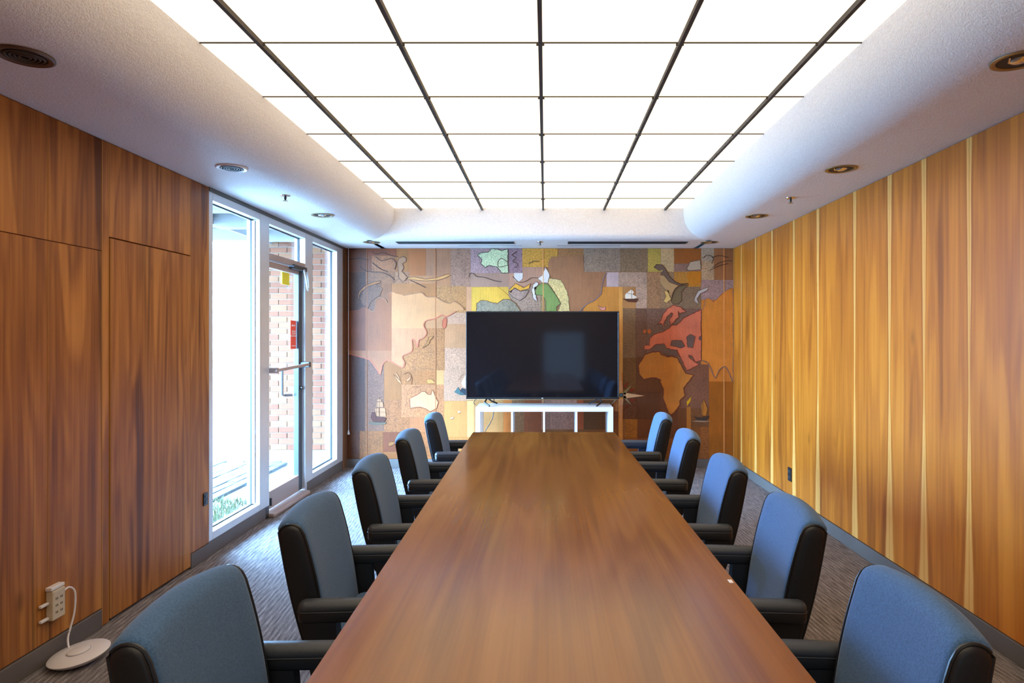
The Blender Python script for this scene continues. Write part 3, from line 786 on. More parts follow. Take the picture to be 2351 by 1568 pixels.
land('cream_land', 2, [(100,500),(130,500),(240,520),(310,640),(330,720),(345,886),(200,886),(240,790),(190,700),(140,620),(90,560)], (205,185,130), (120,95,70), 6, sp=1)
land('white_land', 2, [(-30,500),(20,470),(60,370),(90,420),(110,470),(90,560),(20,548)], (212,208,210), (130,115,110), 5)
na = [(130,250),(500,240),(508,430),(772,440),(735,500),(715,600),(710,680),(640,750),(540,800),(460,886),(350,886),(330,720),(310,640),(240,520),(130,500),(95,420),(90,330)]
land('brown_land', 2, na, (152,108,78), (120,110,118), 10, seed=9, olpts=na[3:10])
land('pink_island', 2, [(670,815),(720,840),(760,830),(755,870),(710,875)], (205,140,125), (120,90,85), 4, amp=2)
red = (196,112,88); redl = (120,62,52)
land('european_coast', 2, [(1360,1040),(1400,990),(1430,910),(1470,860),(1550,810),(1620,830),(1690,890),(1620,910),(1600,880),(1610,950),(1560,1000),(1510,1050),(1500,990),(1540,910),(1520,900),(1470,950),(1440,1010),(1430,1060),(1400,1020)], red, redl, 8)
land('european_coast', 2, [(1690,950),(1750,920),(1870,865),(1870,1455),(1800,1470),(1760,1400),(1720,1390),(1740,1430),(1790,1470),(1840,1500),(1760,1545),(1700,1568),(1660,1490),(1600,1360),(1590,1330),(1520,1330),(1460,1310),(1440,1260),(1340,1270),(1260,1330),(1205,1320),(1210,1280),(1270,1280),(1270,1200),(1330,1150),(1430,1120),(1500,1080),(1520,1050),(1590,1040),(1640,990)], red, redl, 8)
for sea in ([(1530,1220),(1640,1220),(1680,1290),(1640,1310),(1510,1280)], [(1700,1180),(1740,1150),(1800,1180),(1790,1220),(1770,1310),(1710,1300)], [(1840,1190),(1860,1170),(1878,1180),(1872,1215),(1850,1218)], [(1275,1330),(1340,1272),(1440,1262),(1465,1312),(1590,1340),(1600,1400),(1480,1400),(1400,1350),(1290,1345)]):
    land('inland_sea', 2, sea, (100,84,82), (110,60,55), 6, depth=0.0092, amp=3)
for isl in ([(1190,1120),(1215,1090),(1235,1120),(1210,1140)], [(1245,1100),(1275,1090),(1290,1130),(1260,1145)]):
    land('island', 2, isl, (180,95,45), None, amp=3)
land('ochre_land', 2, [(1872,870),(1900,850),(1920,740),(1960,730),(2010,780),(2100,690),(2160,640),(2240,610),(2240,1715),(2225,1690),(2195,1600),(2150,1525),(2080,1560),(2035,1665),(2010,1630),(1980,1545),(1940,1475),(1872,1455)], (200,130,55), (140,110,100), 7)
land('horn', 2, [(1320,370),(1350,340),(1420,345),(1460,400),(1500,480),(1570,540),(1640,570),(1720,560),(1600,582),(1500,545),(1440,470),(1400,460),(1430,400),(1380,410)], (105,86,76), (75,58,48), 5, amp=0, depth=0.0085)
land('fan', 2, [(1390,470),(1440,470),(1500,545),(1600,588),(1540,660),(1520,720),(1470,640),(1400,560)], (170,140,100), None, amp=3)
land('swoosh', 2, [(1520,770),(1560,640),(1620,592),(1720,580),(1640,650),(1640,760),(1600,800),(1540,800)], (110,95,70), (80,62,50), 6, amp=0)
land('cloud', 2, [(1700,470),(1740,420),(1866,420),(1866,540),(1780,590),(1730,560)], (188,122,35), None, amp=3)
land('wind_head', 2, [(1700,390),(1740,310),(1860,290),(1868,400),(1780,410),(1720,410)], (182,168,150), (100,80,60), 6, amp=3)
land('figure', 2, [(1440,650),(1490,640),(1500,700),(1520,740),(1470,790),(1430,770),(1460,710)], (205,175,110), (110,85,60), 5, amp=2)
land('swoosh', 2, [(1790,730),(1830,650),(1950,600),(1940,640),(1860,680),(1820,740),(1840,800),(1790,770)], (178,174,176), (95,85,85), 6, amp=0)
for ln in ([(1890,270),(1930,235),(1980,240),(2010,275),(1990,330)], [(1990,262),(2080,238),(2190,262)], [(1970,410),(2080,355),(2185,330)], [(2000,380),(2060,330),(2160,300),(2230,300)], [(1520,770),(1550,650),(1610,590),(1720,575)], [(1460,400),(1510,490),(1600,560),(1720,560)]):
    line(2, ln)
land('african_coast', 4, [(1215,170),(1310,140),(1390,140),(1400,170),(1480,200),(1530,190),(1590,210),(1640,300),(1690,390),(1780,410),(1720,490),(1665,560),(1680,650),(1620,710),(1620,760),(1560,840),(1520,870),(1490,850),(1450,740),(1425,680),(1430,570),(1390,490),(1400,465),(1340,440),(1290,440),(1200,460),(1150,400),(1140,300)], (178,120,55), (100,55,45), 10, amp=3)
land('island', 4, [(1700,720),(1755,658),(1745,710),(1705,772)], (200,158,28), None, amp=2)
line(4, [(1870,240),(1940,262),(1985,335),(2030,440),(2080,350),(2150,312),(2200,400),(2235,490)], (125,100,90), 10)
land('australian_coast', 3, [(810,680),(900,640),(950,600),(990,600),(1020,630),(1060,640),(1080,580),(1110,660),(1145,720),(1130,790),(1090,815),(1050,835),(1000,800),(930,780),(820,795)], (250,236,215), (215,140,110), 8, amp=3)
land('island', 3, [(1015,455),(1070,460),(1115,500),(1090,510),(1015,505)], (240,200,90), (180,130,70), 4, amp=2)
for isl in ([(1370,820),(1410,832),(1380,855)], [(1280,912),(1320,890),(1322,915),(1290,922)], [(770,470),(830,420),(822,460),(790,480)], [(620,400),(700,470),(725,515),(680,490)], [(660,380),(700,450),(690,460),(650,400)]):
    land('island', 3, isl, (248,236,220), (190,150,120), 4, amp=1)
land('island', 3, [(560,1210),(590,1180),(650,1190),(620,1220),(580,1240)], (225,185,100), (150,90,55), 5, amp=2)
line(3, [(740,400),(800,380),(840,440),(830,520)], (190,140,90), 5); line(3, [(840,545),(900,548),(940,540)], (190,140,90), 5)
# ships
def ship(tag, hull, sails, masts, sea, hc=(120,62,38), sc=(225,220,210), seac=(60,120,135)):
    h = land('ship', tag, hull, hc, (70,40,28), 4, depth=0.0100, amp=0)
    for s in sails:
        o = flat_piece('sail', [cpt(tag, *p) for p in s], tone_mat(cpt(tag, *s[0])[0], sc, False), 0.0105, parent=h)
    for s in masts: obj('mast', ribbon([cpt(tag, *p) for p in s], 4 * MK * YB / F_PX, 0.0115), mural_mat((95,62,42), False), h)
    if sea: flat_piece('waves', [cpt(tag, *p) for p in sea], tone_mat(cpt(tag, *sea[0])[0], seac, False), 0.0110, parent=h)
ship(3, [(365,900),(380,840),(410,840),(425,895),(545,905),(520,955),(390,950)], [[(415,800),(455,790),(460,885),(425,885)], [(465,790),(530,795),(540,890),(470,890)], [(430,725),(500,720),(512,780),(425,782)], [(440,690),(480,690),(485,715),(435,716)]], [[(462,660),(466,900)], [(435,690),(430,890)], [(420,836),(540,840)]], [(330,975),(355,950),(390,960),(430,955),(480,962),(545,955),(530,980),(420,990)], (140,72,48), (228,228,232), (95,155,175))
ship(2, [(960,740),(1140,740),(1110,778),(1020,772)], [[(985,700),(1000,672),(1078,690),(1128,722),(1080,742),(990,738)], [(1010,668),(1060,630),(1090,662),(1075,684)]], [[(1060,625),(1062,745)]], None, (85,50,40))
ship(3, [(1400,600),(1420,560),(1465,575),(1465,640),(1410,630)], [[(1412,500),(1440,450),(1465,400),(1465,560),(1432,540)]], [[(1380,470),(1410,420),(1450,390)]], [(1330,608),(1375,550),(1405,600),(1460,640),(1400,642)], (40,60,80))
ship(4, [(1785,890),(1870,905),(1965,880),(1930,932),(1830,935)], [[(1872,760),(1900,695),(1940,800),(1925,880),(1882,880)]], [[(1890,690),(1885,900)]], [(1760,948),(1830,935),(1900,940),(1985,945),(1900,955)], (62,56,56), (170,115,50), (150,135,120))
# compass rose
cr = land('compass_rose', 4, [(940 + 22 * math.cos(a * math.pi / 6), 640 + 22 * math.sin(a * math.pi / 6)) for a in range(12)], (80,105,120), (50,60,70), 4, depth=0.0105, amp=0)
for nm, pts, c in (('point', [(968,612),(1212,650),(968,682)], (215,185,150)), ('point', [(914,690),(966,690),(940,1000)], (205,150,110)), ('point', [(918,598),(962,598),(938,380)], (205,155,115)),
                   ('short_point', [(955,612),(1062,530),(985,645)], (140,130,95)), ('short_point', [(955,662),(1064,765),(985,645)], (140,130,105)), ('short_point', [(925,665),(820,760),(895,645)], (140,130,105)),
                   ('red_point', [(968,545),(1012,490),(988,560)], (135,45,30)), ('red_point', [(1040,572),(1104,568),(1050,608)], (135,45,30)), ('red_point', [(1038,690),(1112,692),(1062,718)], (135,45,30)), ('red_point', [(985,790),(1020,740),(1000,800)], (120,45,30))):
    flat_piece(nm, [cpt(4, *p) for p in pts], mural_mat(c, False), 0.0098, parent=cr)
# vertical joints between the boards of the mural
for px in (843, 1000, 1247, 1662):
    p = at(px, 600, YB); o = obj('board_joint', box(BM(), p.x - 0.0035, p.x + 0.0035, YB - 0.0088, YB - 0.0005, MZ0, MZ1), tone_mat(p.x, (225, 165, 105), False), mural)

# ------------------------------------------------------------------ ceiling fittings
ys_l = [(57, 128), (532, 385), (740, 494), (853, 556)]
ys_r = [(2340, 138), (1931, 388), (1737, 496), (1628, 556)]
def fitting_xy(px, py):
    Y = F_PX * 0.983 / (VY - py); return (px - VX) * Y / F_PX, Y
def make_grille(x, y, label, ringm):
    t = empty('ceiling_grille', (x, y, ZS), label, 'vent', 'round ceiling grilles')
    bm = BM(); lathe(bm, [(0.087, 0.0), (0.087, -0.006), (0.080, -0.009), (0.066, -0.005), (0.064, 0.0)], (x, y, ZS), 40)
    obj('rim', bm, ringm, t, smooth=True)
    bm = BM(); lathe(bm, [(0.0, -0.0008), (0.066, -0.0008), (0.066, 0.0)], (x, y, ZS), 40); obj('recess', bm, M_slot, t)
    for r in (0.055, 0.042, 0.029, 0.016):
        bm = BM(); tube(bm, [(x + r * math.cos(a * math.pi / 12), y + r * math.sin(a * math.pi / 12), ZS - 0.005) for a in range(24)], 0.0034, 6, True)
        obj('louvre_ring', bm, M_grilldark, t, smooth=True)
    return t
def make_light(x, y, label):
    t = empty('recessed_downlight', (x, y, ZS), label, 'downlight', 'recessed downlights')
    bm = BM(); lathe(bm, [(0.087, 0.0), (0.087, -0.004), (0.080, -0.006), (0.070, -0.003), (0.068, 0.0)], (x, y, ZS), 40); obj('trim_ring', bm, M_brass, t, smooth=True)
    bm = BM(); lathe(bm, [(0.0, -0.001), (0.069, -0.001), (0.069, 0.0)], (x, y, ZS), 40); obj('recess', bm, M_slot, t)
    bm = BM(); lathe(bm, [(0.0, -0.012), (0.018, -0.010), (0.030, -0.004), (0.033, -0.001)], (x, y, ZS), 24); obj('bulb', bm, M_chrome, t, smooth=True)
    bm = BM()
    tube(bm, [(x - 0.055, y - 0.03, ZS - 0.004), (x - 0.03, y + 0.01, ZS - 0.006)], 0.004, 6); obj('spring_clip', bm, M_chrome, t)
    return t
x, y = fitting_xy(57, 128); make_grille(x, y, 'round bronze-rimmed louvre grille in the left soffit, nearest the camera', M_ringbrown)
x, y = fitting_xy(532, 385); make_grille(x, y, 'round white-rimmed louvre grille in the left soffit near the window', M_white)
for (px, py), l in zip(ys_l[2:] + ys_r, ['recessed downlight in the left soffit above the glass door', 'recessed downlight in the left soffit at the mural corner',
        'recessed downlight in the right soffit cut by the right picture edge', 'recessed downlight in the right soffit, second from the camera',
        'recessed downlight in the right soffit, third from the camera', 'recessed downlight in the right soffit at the mural corner']):
    x, y = fitting_xy(px, py); make_light(x, y, l)
for (px, py), l in (((655, 449), 'small sprinkler head in the left soffit by the glazing'), ((1815, 454), 'small sprinkler head in the right soffit above the wood panels'), ((1240, 555), 'small sprinkler head in the end soffit between the two slot vents')):
    x, y = fitting_xy(px, py)
    t = empty('sprinkler_head', (x, y, ZS), l, 'sprinkler', 'sprinkler heads')
    bm = BM(); lathe(bm, [(0.034, 0.0), (0.032, -0.005), (0.014, -0.008), (0.0, -0.008)], (x, y, ZS), 20); obj('escutcheon', bm, M_chrome, t, smooth=True)
    bm = BM(); lathe(bm, [(0.008, -0.006), (0.008, -0.024), (0.004, -0.034), (0.0, -0.034)], (x, y, ZS), 12); obj('nozzle', bm, M_dkmetal, t, smooth=True)
    bm = BM(); lathe(bm, [(0.0, -0.034), (0.017, -0.036), (0.017, -0.038), (0.0, -0.038)], (x, y, ZS), 12); obj('deflector', bm, M_brass, t)
def slotvent(x0, x1, y0, y1, label, group, nb):
    t = empty('slot_vent', ((x0 + x1) / 2, (y0 + y1) / 2, ZS), label, 'vent', group)
    obj('slot', box(BM(), x0, x1, y0, y1, ZS - 0.0015, ZS), M_slot, t)
    f = BM(); w_ = 0.006
    for b in ((x0 - w_, x1 + w_, y0 - w_, y0), (x0 - w_, x1 + w_, y1, y1 + w_), (x0 - w_, x0, y0, y1), (x1, x1 + w_, y0, y1)): box(f, *b, ZS - 0.004, ZS)
    obj('frame', f, M_alu, t)
    for k in range(nb):
        yy = y0 + (y1 - y0) * (k + 1) / (nb + 1)
        obj('blade', box(BM(), x0, x1, yy - 0.003, yy + 0.003, ZS - 0.008, ZS - 0.0015), M_dkmetal, t)
slotvent(-1.54, -0.325, 6.38, 6.56, 'long black linear slot vent left of the centre sprinkler', 'linear slot vents', 2)
slotvent(0.235, 1.47, 6.38, 6.56, 'long black linear slot vent right of the centre sprinkler', 'linear slot vents', 2)
slotvent(-0.93, -0.26, 6.655, 6.685, 'thin short slot vent above the mural, left of centre', 'thin slot vents', 0)
slotvent(0.13, 0.80, 6.655, 6.685, 'thin short slot vent above the mural, right of centre', 'thin slot vents', 0)

# ------------------------------------------------------------------ conference table
TH = 0.735
tb = empty('conference_table', (0.01, 2.7, 0), 'long walnut conference table running down the middle of the room', 'table')
def tx(y, s):     # left / right edges, slightly yawed
    k = (y - 1.25) / (4.63 - 1.25)
    return (-0.491 + k * (-0.540 + 0.491)) if s < 0 else (0.558 + k * (0.517 - 0.558))
Y0, Y1 = 0.70, 4.63
bm = BM()
c4 = [(tx(Y0, -1), Y0), (tx(Y0, 1), Y0), (tx(Y1, 1), Y1), (tx(Y1, -1), Y1)]
lo = [bm.verts.new((a, b, TH - 0.042)) for a, b in c4]; hi = [bm.verts.new((a, b, TH)) for a, b in c4]
bm.faces.new(hi); bm.faces.new(lo[::-1])
for i in range(4): bm.faces.new((lo[i], lo[(i + 1) % 4], hi[(i + 1) % 4], hi[i]))
bmesh.ops.bevel(bm, geom=list(bm.edges), offset=0.006, segments=3, affect='EDGES')
uvm = bm.loops.layers.uv.new('metres'); uvn = bm.loops.layers.uv.new('unit')
for f in bm.faces:
    for l in f.loops:
        c = l.vert.co; l[uvm].uv = (c.x + 1, c.y * 1.0); l[uvn].uv = (0.5, 1)
top = obj('table_top', bm, M_table, tb, smooth=True)
for yy in (1.55, 3.75):
    woodp = box(BM(), -0.13, 0.15, yy - 0.30, yy + 0.30, 0.06, TH - 0.042, 0.01)
    uvm = woodp.loops.layers.uv.new('metres'); uvn = woodp.loops.layers.uv.new('unit')
    for f in woodp.faces:
        for l in f.loops: l[uvm].uv = (l.vert.co.x + l.vert.co.y, l.vert.co.z); l[uvn].uv = (0.5, 1)
    obj('pedestal', woodp, M_table, tb)
    obj('plinth', box(BM(), -0.15, 0.17, yy - 0.34, yy + 0.34, 0.0, 0.06, 0.004), M_black, tb)
p = at(1690, 1335, F_PX * (HC - TH) / (1335 - VY))
bm = BM(); box(bm, p.x - 0.022, p.x - 0.010, p.y - 0.012, p.y + 0.012, TH, TH + 0.0012, 0.0005, 1)
obj('paper_scrap', bm, M_whiteplastic, label='tiny white scrap lying near the right edge of the table', cat='scrap', loc=(p.x, p.y, TH))

# ------------------------------------------------------------------ shelf unit and television
sh = empty('cube_shelf', (-0.01, 6.48, 0), 'white open cube shelf unit under the television', 'shelf')
X0, X1, YF, YK, ZT_ = -0.703, 0.685, 6.28, 6.66, 0.733
obj('top_board', box(BM(), X0, X1, YF, YK, ZT_ - 0.045, ZT_, 0.001, 1), M_white, sh)
obj('bottom_board', box(BM(), X0, X1, YF, YK, 0.0, 0.045, 0.001, 1), M_white, sh)
for a in (X0, X1 - 0.045): obj('side_board', box(BM(), a, a + 0.045, YF, YK, 0.045, ZT_ - 0.045, 0.001, 1), M_white, sh)
for px in (1175.5, 1249, 1323.5):
    a = (px - VX) * YF / F_PX; obj('divider', box(BM(), a - 0.009, a + 0.009, YF + 0.002, YK, 0.045, ZT_ - 0.045), M_white, sh)
zz = 0.372
xs = [X0 + 0.045] + [(px - VX) * YF / F_PX for px in (1175.5, 1249, 1323.5)] + [X1 - 0.045]
for a, b in zip(xs, xs[1:]):
    obj('shelf_board', box(BM(), a + 0.010, b - 0.010, YF + 0.002, YK, zz - 0.008, zz + 0.008), M_white, sh)

tv = empty('television', (-0.03, 6.45, ZT_), 'large black flat television standing on the white cube shelf', 'television')
TX0, TX1, TY, TZ0, TZ1 = -0.817, 0.760, 6.42, 0.8025, 1.706
obj('housing', box(BM(), TX0 + 0.004, TX1 - 0.004, TY + 0.008, TY + 0.055, TZ0 + 0.002, TZ1 - 0.002, 0.006), M_black, tv)
fr = BM(); k = 0.012
for b in ((TX0, TX1, TZ1 - k, TZ1), (TX0, TX1, TZ0, TZ0 + 0.018), (TX0, TX0 + k, TZ0 + 0.018, TZ1 - k), (TX1 - k, TX1, TZ0 + 0.018, TZ1 - k)):
    box(fr, b[0], b[1], TY - 0.004, TY + 0.03, b[2], b[3], 0.002, 1)
bez = obj('bezel', fr, plain('bezel_grey', (0.03, 0.03, 0.032), 0.3, 0.5), tv)
obj('screen', box(BM(), TX0 + k, TX1 - k, TY, TY + 0.008, TZ0 + 0.018, TZ1 - k), M_screen, tv)
obj('logo_mark', box(BM(), -0.04, -0.022, TY - 0.006, TY - 0.003, TZ0 + 0.005, TZ0 + 0.012), M_alu, bez)  # pale mark for the maker's logo on the bezel, not a lamp
for sx, s in ((-0.62, -1), (0.575, 1)):
    bm = BM()
    tube(bm, [(sx - 0.02 * s, TY + 0.02, TZ0 + 0.01), (sx + 0.0 * s, TY - 0.05, TZ0 - 0.03), (sx - 0.055 * s, TY - 0.12, ZT_ + 0.0105)], 0.009, 8)
    tube(bm, [(sx - 0.02 * s, TY + 0.02, TZ0 + 0.01), (sx - 0.06 * s, TY + 0.08, TZ0 - 0.03), (sx - 0.11 * s, TY + 0.15, ZT_ + 0.0105)], 0.009, 8)
    obj('foot', bm, M_black, tv, smooth=True)
bm = BM(); tube(bm, smooth_path([(-0.56, 6.70, 0.82), (-0.55, 6.72, 0.70), (-0.575, 6.72, 0.55), (-0.66, 6.72, 0.38), (-0.62, 6.72, 0.12), (-0.5, 6.72, 0.01)], 6), 0.005, 6)
obj('power_cable', bm, M_black, None, smooth=True, loc=(-0.56, 6.72, 0.0), label='thin black power cable hanging behind the white cube shelf', cat='cable')
bm = BM(); tube(bm, smooth_path([(-0.70, 6.475, 0.82), (-0.735, 6.40, 0.77), (-0.722, 6.42, 0.745)], 6), 0.003, 6)
obj('thin_wire', bm, M_black, tv, smooth=True)

# ------------------------------------------------------------------ conference chairs
def back_profile(inset=0.0, n_top=10):
    """closed (x,z) outline of the reclined backrest, front first"""
    zb, zt = 0.40 + inset, 0.852 - inset * 1.2
    def cx(z): return -0.248 - 0.235 * (z - 0.44) - 0.10 * max(0, z - 0.66) ** 2
    def ht(z):
        k = (z - 0.40) / 0.45; return 0.034 + 0.016 * math.sin(math.pi * min(max(k, 0), 1) * 0.85) - inset
    F, Bk = [], []
    for i in range(13):
        z = zb + (zt - 0.035 - zb) * i / 12
        F.append((cx(z) + ht(z), z)); Bk.append((cx(z) - ht(z), z))
    z0 = zt - 0.035; h0 = ht(z0); c0 = cx(z0); top = []
    for i in range(1, n_top):
        a = math.pi * i / n_top
        top.append((c0 + h0 * math.cos(a) - 0.004, z0 + 0.035 * math.sin(a)))
    return F + top + Bk[::-1]
def make_chair():
    t = empty('conference_chair', (0, 0, 0))
    W = 0.205
    # backrest cushion
    bm = BM(); prof = back_profile(); secs = []
    ysec = [(-W, 0.008), (-W + 0.006, 0.002), (-W + 0.016, 0)] + [(-W + 0.016 + (2 * W - 0.032) * k / 10, 0) for k in range(1, 10)] + [(W - 0.016, 0), (W - 0.006, 0.002), (W, 0.008)]
    for yy, ins in ysec:
        q = back_profile(ins); u = yy / W; ring = []
        for (x, z) in q:
            k = min(max((z - 0.5) / 0.35, 0), 1)
            ring.append(bm.verts.new((x + 0.018 * u * u * (0.4 + 0.6 * k), yy, z + 0.016 * (1 - u * u) * k)))
        secs.append(ring)
    n = len(prof)
    for A, B in zip(secs, secs[1:]):
        for i in range(n): bm.faces.new((A[i], A[(i + 1) % n], B[(i + 1) % n], B[i]))
    bm.faces.new(secs[0]); bm.faces.new(secs[-1][::-1])
    back = obj('backrest', bm, M_fabric, t, smooth=True)
    off = 0.018
    for s in (-1, 1):
        bm = BM(); rings = []
        for ins, dy in ((0.006, 0.0), (0.007, 0.006), (0.011, 0.011), (0.018, 0.014)):
            q = back_profile(ins)
            rings.append([bm.verts.new((x + off * (0.4 + 0.6 * min(max((z - 0.5) / 0.35, 0), 1)), s * (W - 0.002 + dy), z)) for x, z in q])
        for A, B in zip(rings, rings[1:]):
            for i in range(n): bm.faces.new((A[i], A[(i + 1) % n], B[(i + 1) % n], B[i]))
        for tri in tessellate_polygon([[v.co for v in rings[-1]]]): bm.faces.new([rings[-1][k] for k in tri])
        sp = obj('side_panel', bm, M_leather, t, smooth=True, label='black leather side panel')
        bm = BM(); q = back_profile(0.006)
        tube(bm, [(x + off * (0.4 + 0.6 * min(max((z - 0.5) / 0.35, 0), 1)), s * (W + 0.003), z) for x, z in q], 0.0042, 6, True)
        obj('piping', bm, M_leather, sp, smooth=True)
    # seat
    bm = BM(); box(bm, -0.215, 0.265, -0.21, 0.21, 0.385, 0.465, 0.032, 4)
    for v in bm.verts:
        if v.co.z > 0.44: v.co.z += 0.012 * (1 - (v.co.y / 0.21) ** 2)
    obj('seat', bm, M_fabric, t, smooth=True)
    obj('seat_shell', box(BM(), -0.225, 0.245, -0.205, 0.205, 0.345, 0.392, 0.012, 2), M_leather, t, smooth=True)
    for s in (-1, 1):
        y = s * 0.250
        def arm(prof, m, name, par):
            """lofted stadium outline: prof is a list of (inset, z)"""
            bm = BM(); rings = []
            for ins, z in prof:
                hw = 0.029 - ins; x0, x1 = -0.285 + 0.024, 0.14 - 0.024; ring = []
                for k in range(11):
                    a = math.pi / 2 + math.pi * k / 10; ring.append(bm.verts.new((x0 + hw * 0.85 * math.cos(a), y + hw * math.sin(a), z)))
                for k in range(11):
                    a = -math.pi / 2 + math.pi * k / 10; ring.append(bm.verts.new((x1 + hw * 0.85 * math.cos(a), y + hw * math.sin(a), z)))
                rings.append(ring)
            for A, B in zip(rings, rings[1:]):
                for i in range(22): bm.faces.new((A[i], A[(i + 1) % 22], B[(i + 1) % 22], B[i]))
            bm.faces.new(rings[0][::-1]); bm.faces.new(rings[-1])
            return obj(name, bm, m, par, smooth=True)
        pad = arm([(0.002, 0.593), (0.0, 0.597), (0.0, 0.603), (0.003, 0.611), (0.009, 0.618), (0.018, 0.622), (0.027, 0.623)], M_leather2, 'arm_pad', t)
        arm([(0.008, 0.558), (0.003, 0.561), (0.001, 0.566), (0.001, 0.590), (0.004, 0.594)], M_leather, 'arm_base', t)
        bm = BM(); pts = []
        for k in range(9):
            a = math.pi / 2 + math.pi * k / 8; pts.append((-0.285 + 0.024 + 0.0245 * math.cos(a), y + 0.0285 * math.sin(a), 0.5925))
        for k in range(9):
            a = -math.pi / 2 + math.pi * k / 8; pts.append((0.14 - 0.024 + 0.0245 * math.cos(a), y + 0.0285 * math.sin(a), 0.5925))
        tube(bm, pts, 0.0022, 6, True); obj('seam', bm, M_leather2, pad, smooth=True)
        bm = BM(); prism(bm, [(-0.265, 0.56), (-0.165, 0.56), (-0.150, 0.36), (-0.235, 0.36)], y - 0.026, y + 0.016 if s > 0 else y + 0.026)
        obj('arm_support', bm, M_leather, t)
        bm = BM(); tube(bm, [(0.09, y, 0.56), (0.09, y, 0.42), (0.08, s * 0.19, 0.365)], 0.014, 8); obj('arm_post', bm, M_chrome, t, smooth=True)
    # swivel base
    bm = BM(); lathe(bm, [(0.0, 0.075), (0.05, 0.075), (0.05, 0.115), (0.033, 0.13), (0.033, 0.24), (0.022, 0.245), (0.022, 0.33), (0.07, 0.335), (0.07, 0.346), (0, 0.346)], (0.01, 0, 0), 20)
    base = obj('swivel_base', bm, M_dkmetal, t, smooth=True)
    for k in range(5):
        a = 2 * math.pi * k / 5 + 0.3; ca, sa = math.cos(a), math.sin(a)
        bm = BM(); tube(bm, [(0.01 + 0.04 * ca, 0.04 * sa, 0.10), (0.01 + 0.16 * ca, 0.16 * sa, 0.092), (0.01 + 0.275 * ca, 0.275 * sa, 0.072)], [0.021, 0.018, 0.013], 8)
        obj('leg', bm, M_chrome, base, smooth=True)
        bm = BM()
        cx_, cy_ = 0.01 + 0.27 * ca, 0.27 * sa
        for s in (-1, 1):
            tube(bm, [(cx_ - sa * s * 0.006, cy_ + ca * s * 0.006, 0.027), (cx_ - sa * s * 0.022, cy_ + ca * s * 0.022, 0.027)], 0.027, 14)
        tube(bm, [(cx_, cy_, 0.03), (cx_, cy_, 0.07)], 0.008, 8)
        obj('caster', bm, M_black, base, smooth=True)
    return t
chair0 = make_chair()
def copy_tree(o, parent=None):
    c = o.copy(); COL.objects.link(c); c.parent = parent
    for ch in o.children: copy_tree(ch, c)
    return c
ordn = ['first', 'second', 'third', 'fourth', 'fifth']
Lc = [(-0.492, 1.425, 2.0), (-0.498, 2.205, 3.5), (-0.505, 2.985, 3.5), (-0.515, 3.835, 2.5), (-0.515, 4.705, 3.0)]
Rc = [(0.520, 1.435, 180 - 3.5), (0.545, 2.205, 180 - 4.5), (0.545, 2.985, 180 - 3.0), (0.550, 3.850, 180 - 3.5), (0.560, 4.710, 180 - 3.5)]
first = True
trees = [(chair0 if i == 0 and s == 0 else copy_tree(chair0), s, i) for s in (0, 1) for i in range(5)]
for o, s, i in trees:
    x, y, a = (Lc, Rc)[s][i]
    o.location = (x, y, 0); o.rotation_euler.z = math.radians(a)
    where = ('nearest the camera', 'second from the camera', 'middle one of five', 'fourth from the camera', 'farthest, by the table end')[i]
    side = ('grey fabric conference chair on the window side of the table, ', 'blue-grey fabric conference chair on the wood-panel side of the table, ')[s]
    props(o, side + where, 'chair', 'conference chairs around the table')

# ------------------------------------------------------------------ outlets, access point, pull cord
def outlet(name, side, y, z, w_, h_, label, m):
    t = empty(name, (XL if side == 'l' else XR, y, z), label, 'outlet')
    sgn = 1 if side == 'l' else -1; x = XL if side == 'l' else XR
    a, b = sorted((x, x + sgn * 0.008)); c, d = sorted((x + sgn * 0.008, x + sgn * 0.011))
    obj('cover_plate', box(BM(), a, b, y - w_ / 2, y + w_ / 2, z - h_ / 2, z + h_ / 2, 0.002, 1), m, t)
    for k in (-1, 1): obj('receptacle', box(BM(), c, d, y - w_ * 0.25, y + w_ * 0.25, z + k * h_ * 0.22 - h_ * 0.12, z + k * h_ * 0.22 + h_ * 0.12, 0.001, 1), M_dkmetal, t)
outlet('wall_outlet', 'l', 4.025, 0.394, 0.05, 0.08, 'small black outlet on the left wood wall beside the window frame', M_black)
outlet('wall_outlet', 'r', 5.29, 0.275, 0.072, 0.115, 'black wall outlet low on the right wood wall', M_black)

tap = empty('outlet_tap', (XL, 2.777, 0.255), 'beige six-socket outlet tap with plugs on the left wall', 'outlet')
ty0, ty1, tz0, tz1 = 2.742, 2.814, 0.188, 0.318
obj('body', box(BM(), XL, XL + 0.032, ty0, ty1, tz0, tz1, 0.004), M_beige, tap)
obj('top_plug', box(BM(), XL, XL + 0.030, ty0 - 0.004, ty1, tz1 + 0.002, tz1 + 0.018, 0.003), M_whiteplastic, tap)
for zc in (0.28, 0.25, 0.22):
    for yc in (2.765, 2.792):
        bm = BM(); box(bm, XL + 0.032, XL + 0.0328, yc - 0.006, yc - 0.003, zc - 0.004, zc + 0.005); box(bm, XL + 0.032, XL + 0.0328, yc + 0.002, yc + 0.005, zc - 0.004, zc + 0.005)
        obj('socket', bm, M_black, tap)
for zc in (0.268, 0.202): obj('plug', box(BM(), XL + 0.004, XL + 0.018, ty0 - 0.045, ty0 - 0.001, zc - 0.006, zc + 0.006, 0.003), M_whiteplastic, tap)
obj('plug', box(BM(), XL + 0.004, XL + 0.016, ty1 + 0.004, ty1 + 0.014, 0.238, 0.25, 0.003), M_whiteplastic, tap)

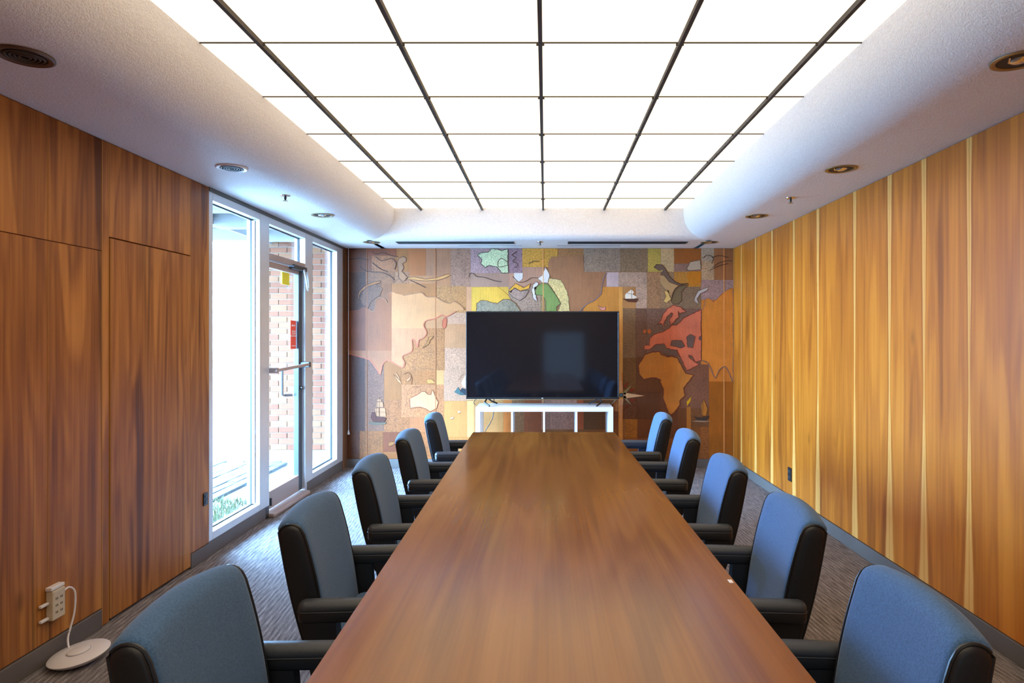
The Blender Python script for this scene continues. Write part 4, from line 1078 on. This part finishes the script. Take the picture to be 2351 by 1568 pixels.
ap = empty('wireless_access_point', (-2.065, 2.765, 0), 'round white disc-shaped access point lying on the carpet by the left wall', 'router')
bm = BM(); lathe(bm, [(0, 0.004), (0.075, 0.004), (0.095, 0.012), (0.113, 0.026), (0.1165, 0.032), (0.112, 0.036), (0.06, 0.043), (0.0, 0.045)], (0, 0, 0), 48)
lathe(bm, [(0.0, 0.0), (0.05, 0.0), (0.05, 0.006), (0, 0.006)], (0, 0, 0), 24)
rotm = Matrix.Rotation(math.radians(4), 3, 'X') @ Matrix.Rotation(math.radians(-5), 3, 'Y')
def apx(bm):
    bmesh.ops.rotate(bm, verts=bm.verts, cent=(0, 0, 0), matrix=rotm)
    bmesh.ops.translate(bm, verts=bm.verts, vec=(-2.065, 2.765, 0.006)); return bm
obj('disc', apx(bm), M_whiteplastic, ap, smooth=True)
bm = BM(); lathe(bm, [(0.043, 0.0425), (0.043, 0.0475), (0.040, 0.049), (0.0, 0.050)], (0, 0, 0), 36); cap = obj('centre_cap', apx(bm), M_whiteplastic, ap, smooth=True)
bm = BM(); tube(bm, [(0.0445 * math.cos(a * math.pi / 18), 0.0445 * math.sin(a * math.pi / 18), 0.0448) for a in range(36)], 0.0014, 6, True)
obj('light_ring', apx(bm), plain('grey_ring', (0.4, 0.4, 0.48), 0.4), ap)
bm = BM(); tube(bm, smooth_path([(XL + 0.018, ty1 + 0.002, 0.288), (XL + 0.02, 2.85, 0.296), (XL + 0.03, 2.873, 0.265), (XL + 0.032, 2.868, 0.18), (XL + 0.03, 2.845, 0.11), (XL + 0.034, 2.825, 0.07), (-2.145, 2.805, 0.035)], 8), 0.0042, 8)
obj('cable', bm, M_whiteplastic, ap, smooth=True)

pc = empty('pull_cord', (XL + 0.03, 6.85, 0.5), 'thin white pull cord hanging in the corner beside the mural', 'cord')
cx_ = (800 - VX) * 6.84 / F_PX
bm = BM(); tube(bm, [(cx_, 6.84, ZS), (cx_, 6.84, 0.42)], 0.0028, 6); obj('cord', bm, M_cord, pc)
bm = BM(); lathe(bm, [(0.0, 0.05), (0.006, 0.045), (0.014, 0.004), (0.013, 0.0), (0.0, 0.0)], (cx_, 6.84, 0.372), 12); obj('tassel', bm, M_cord, pc, smooth=True)
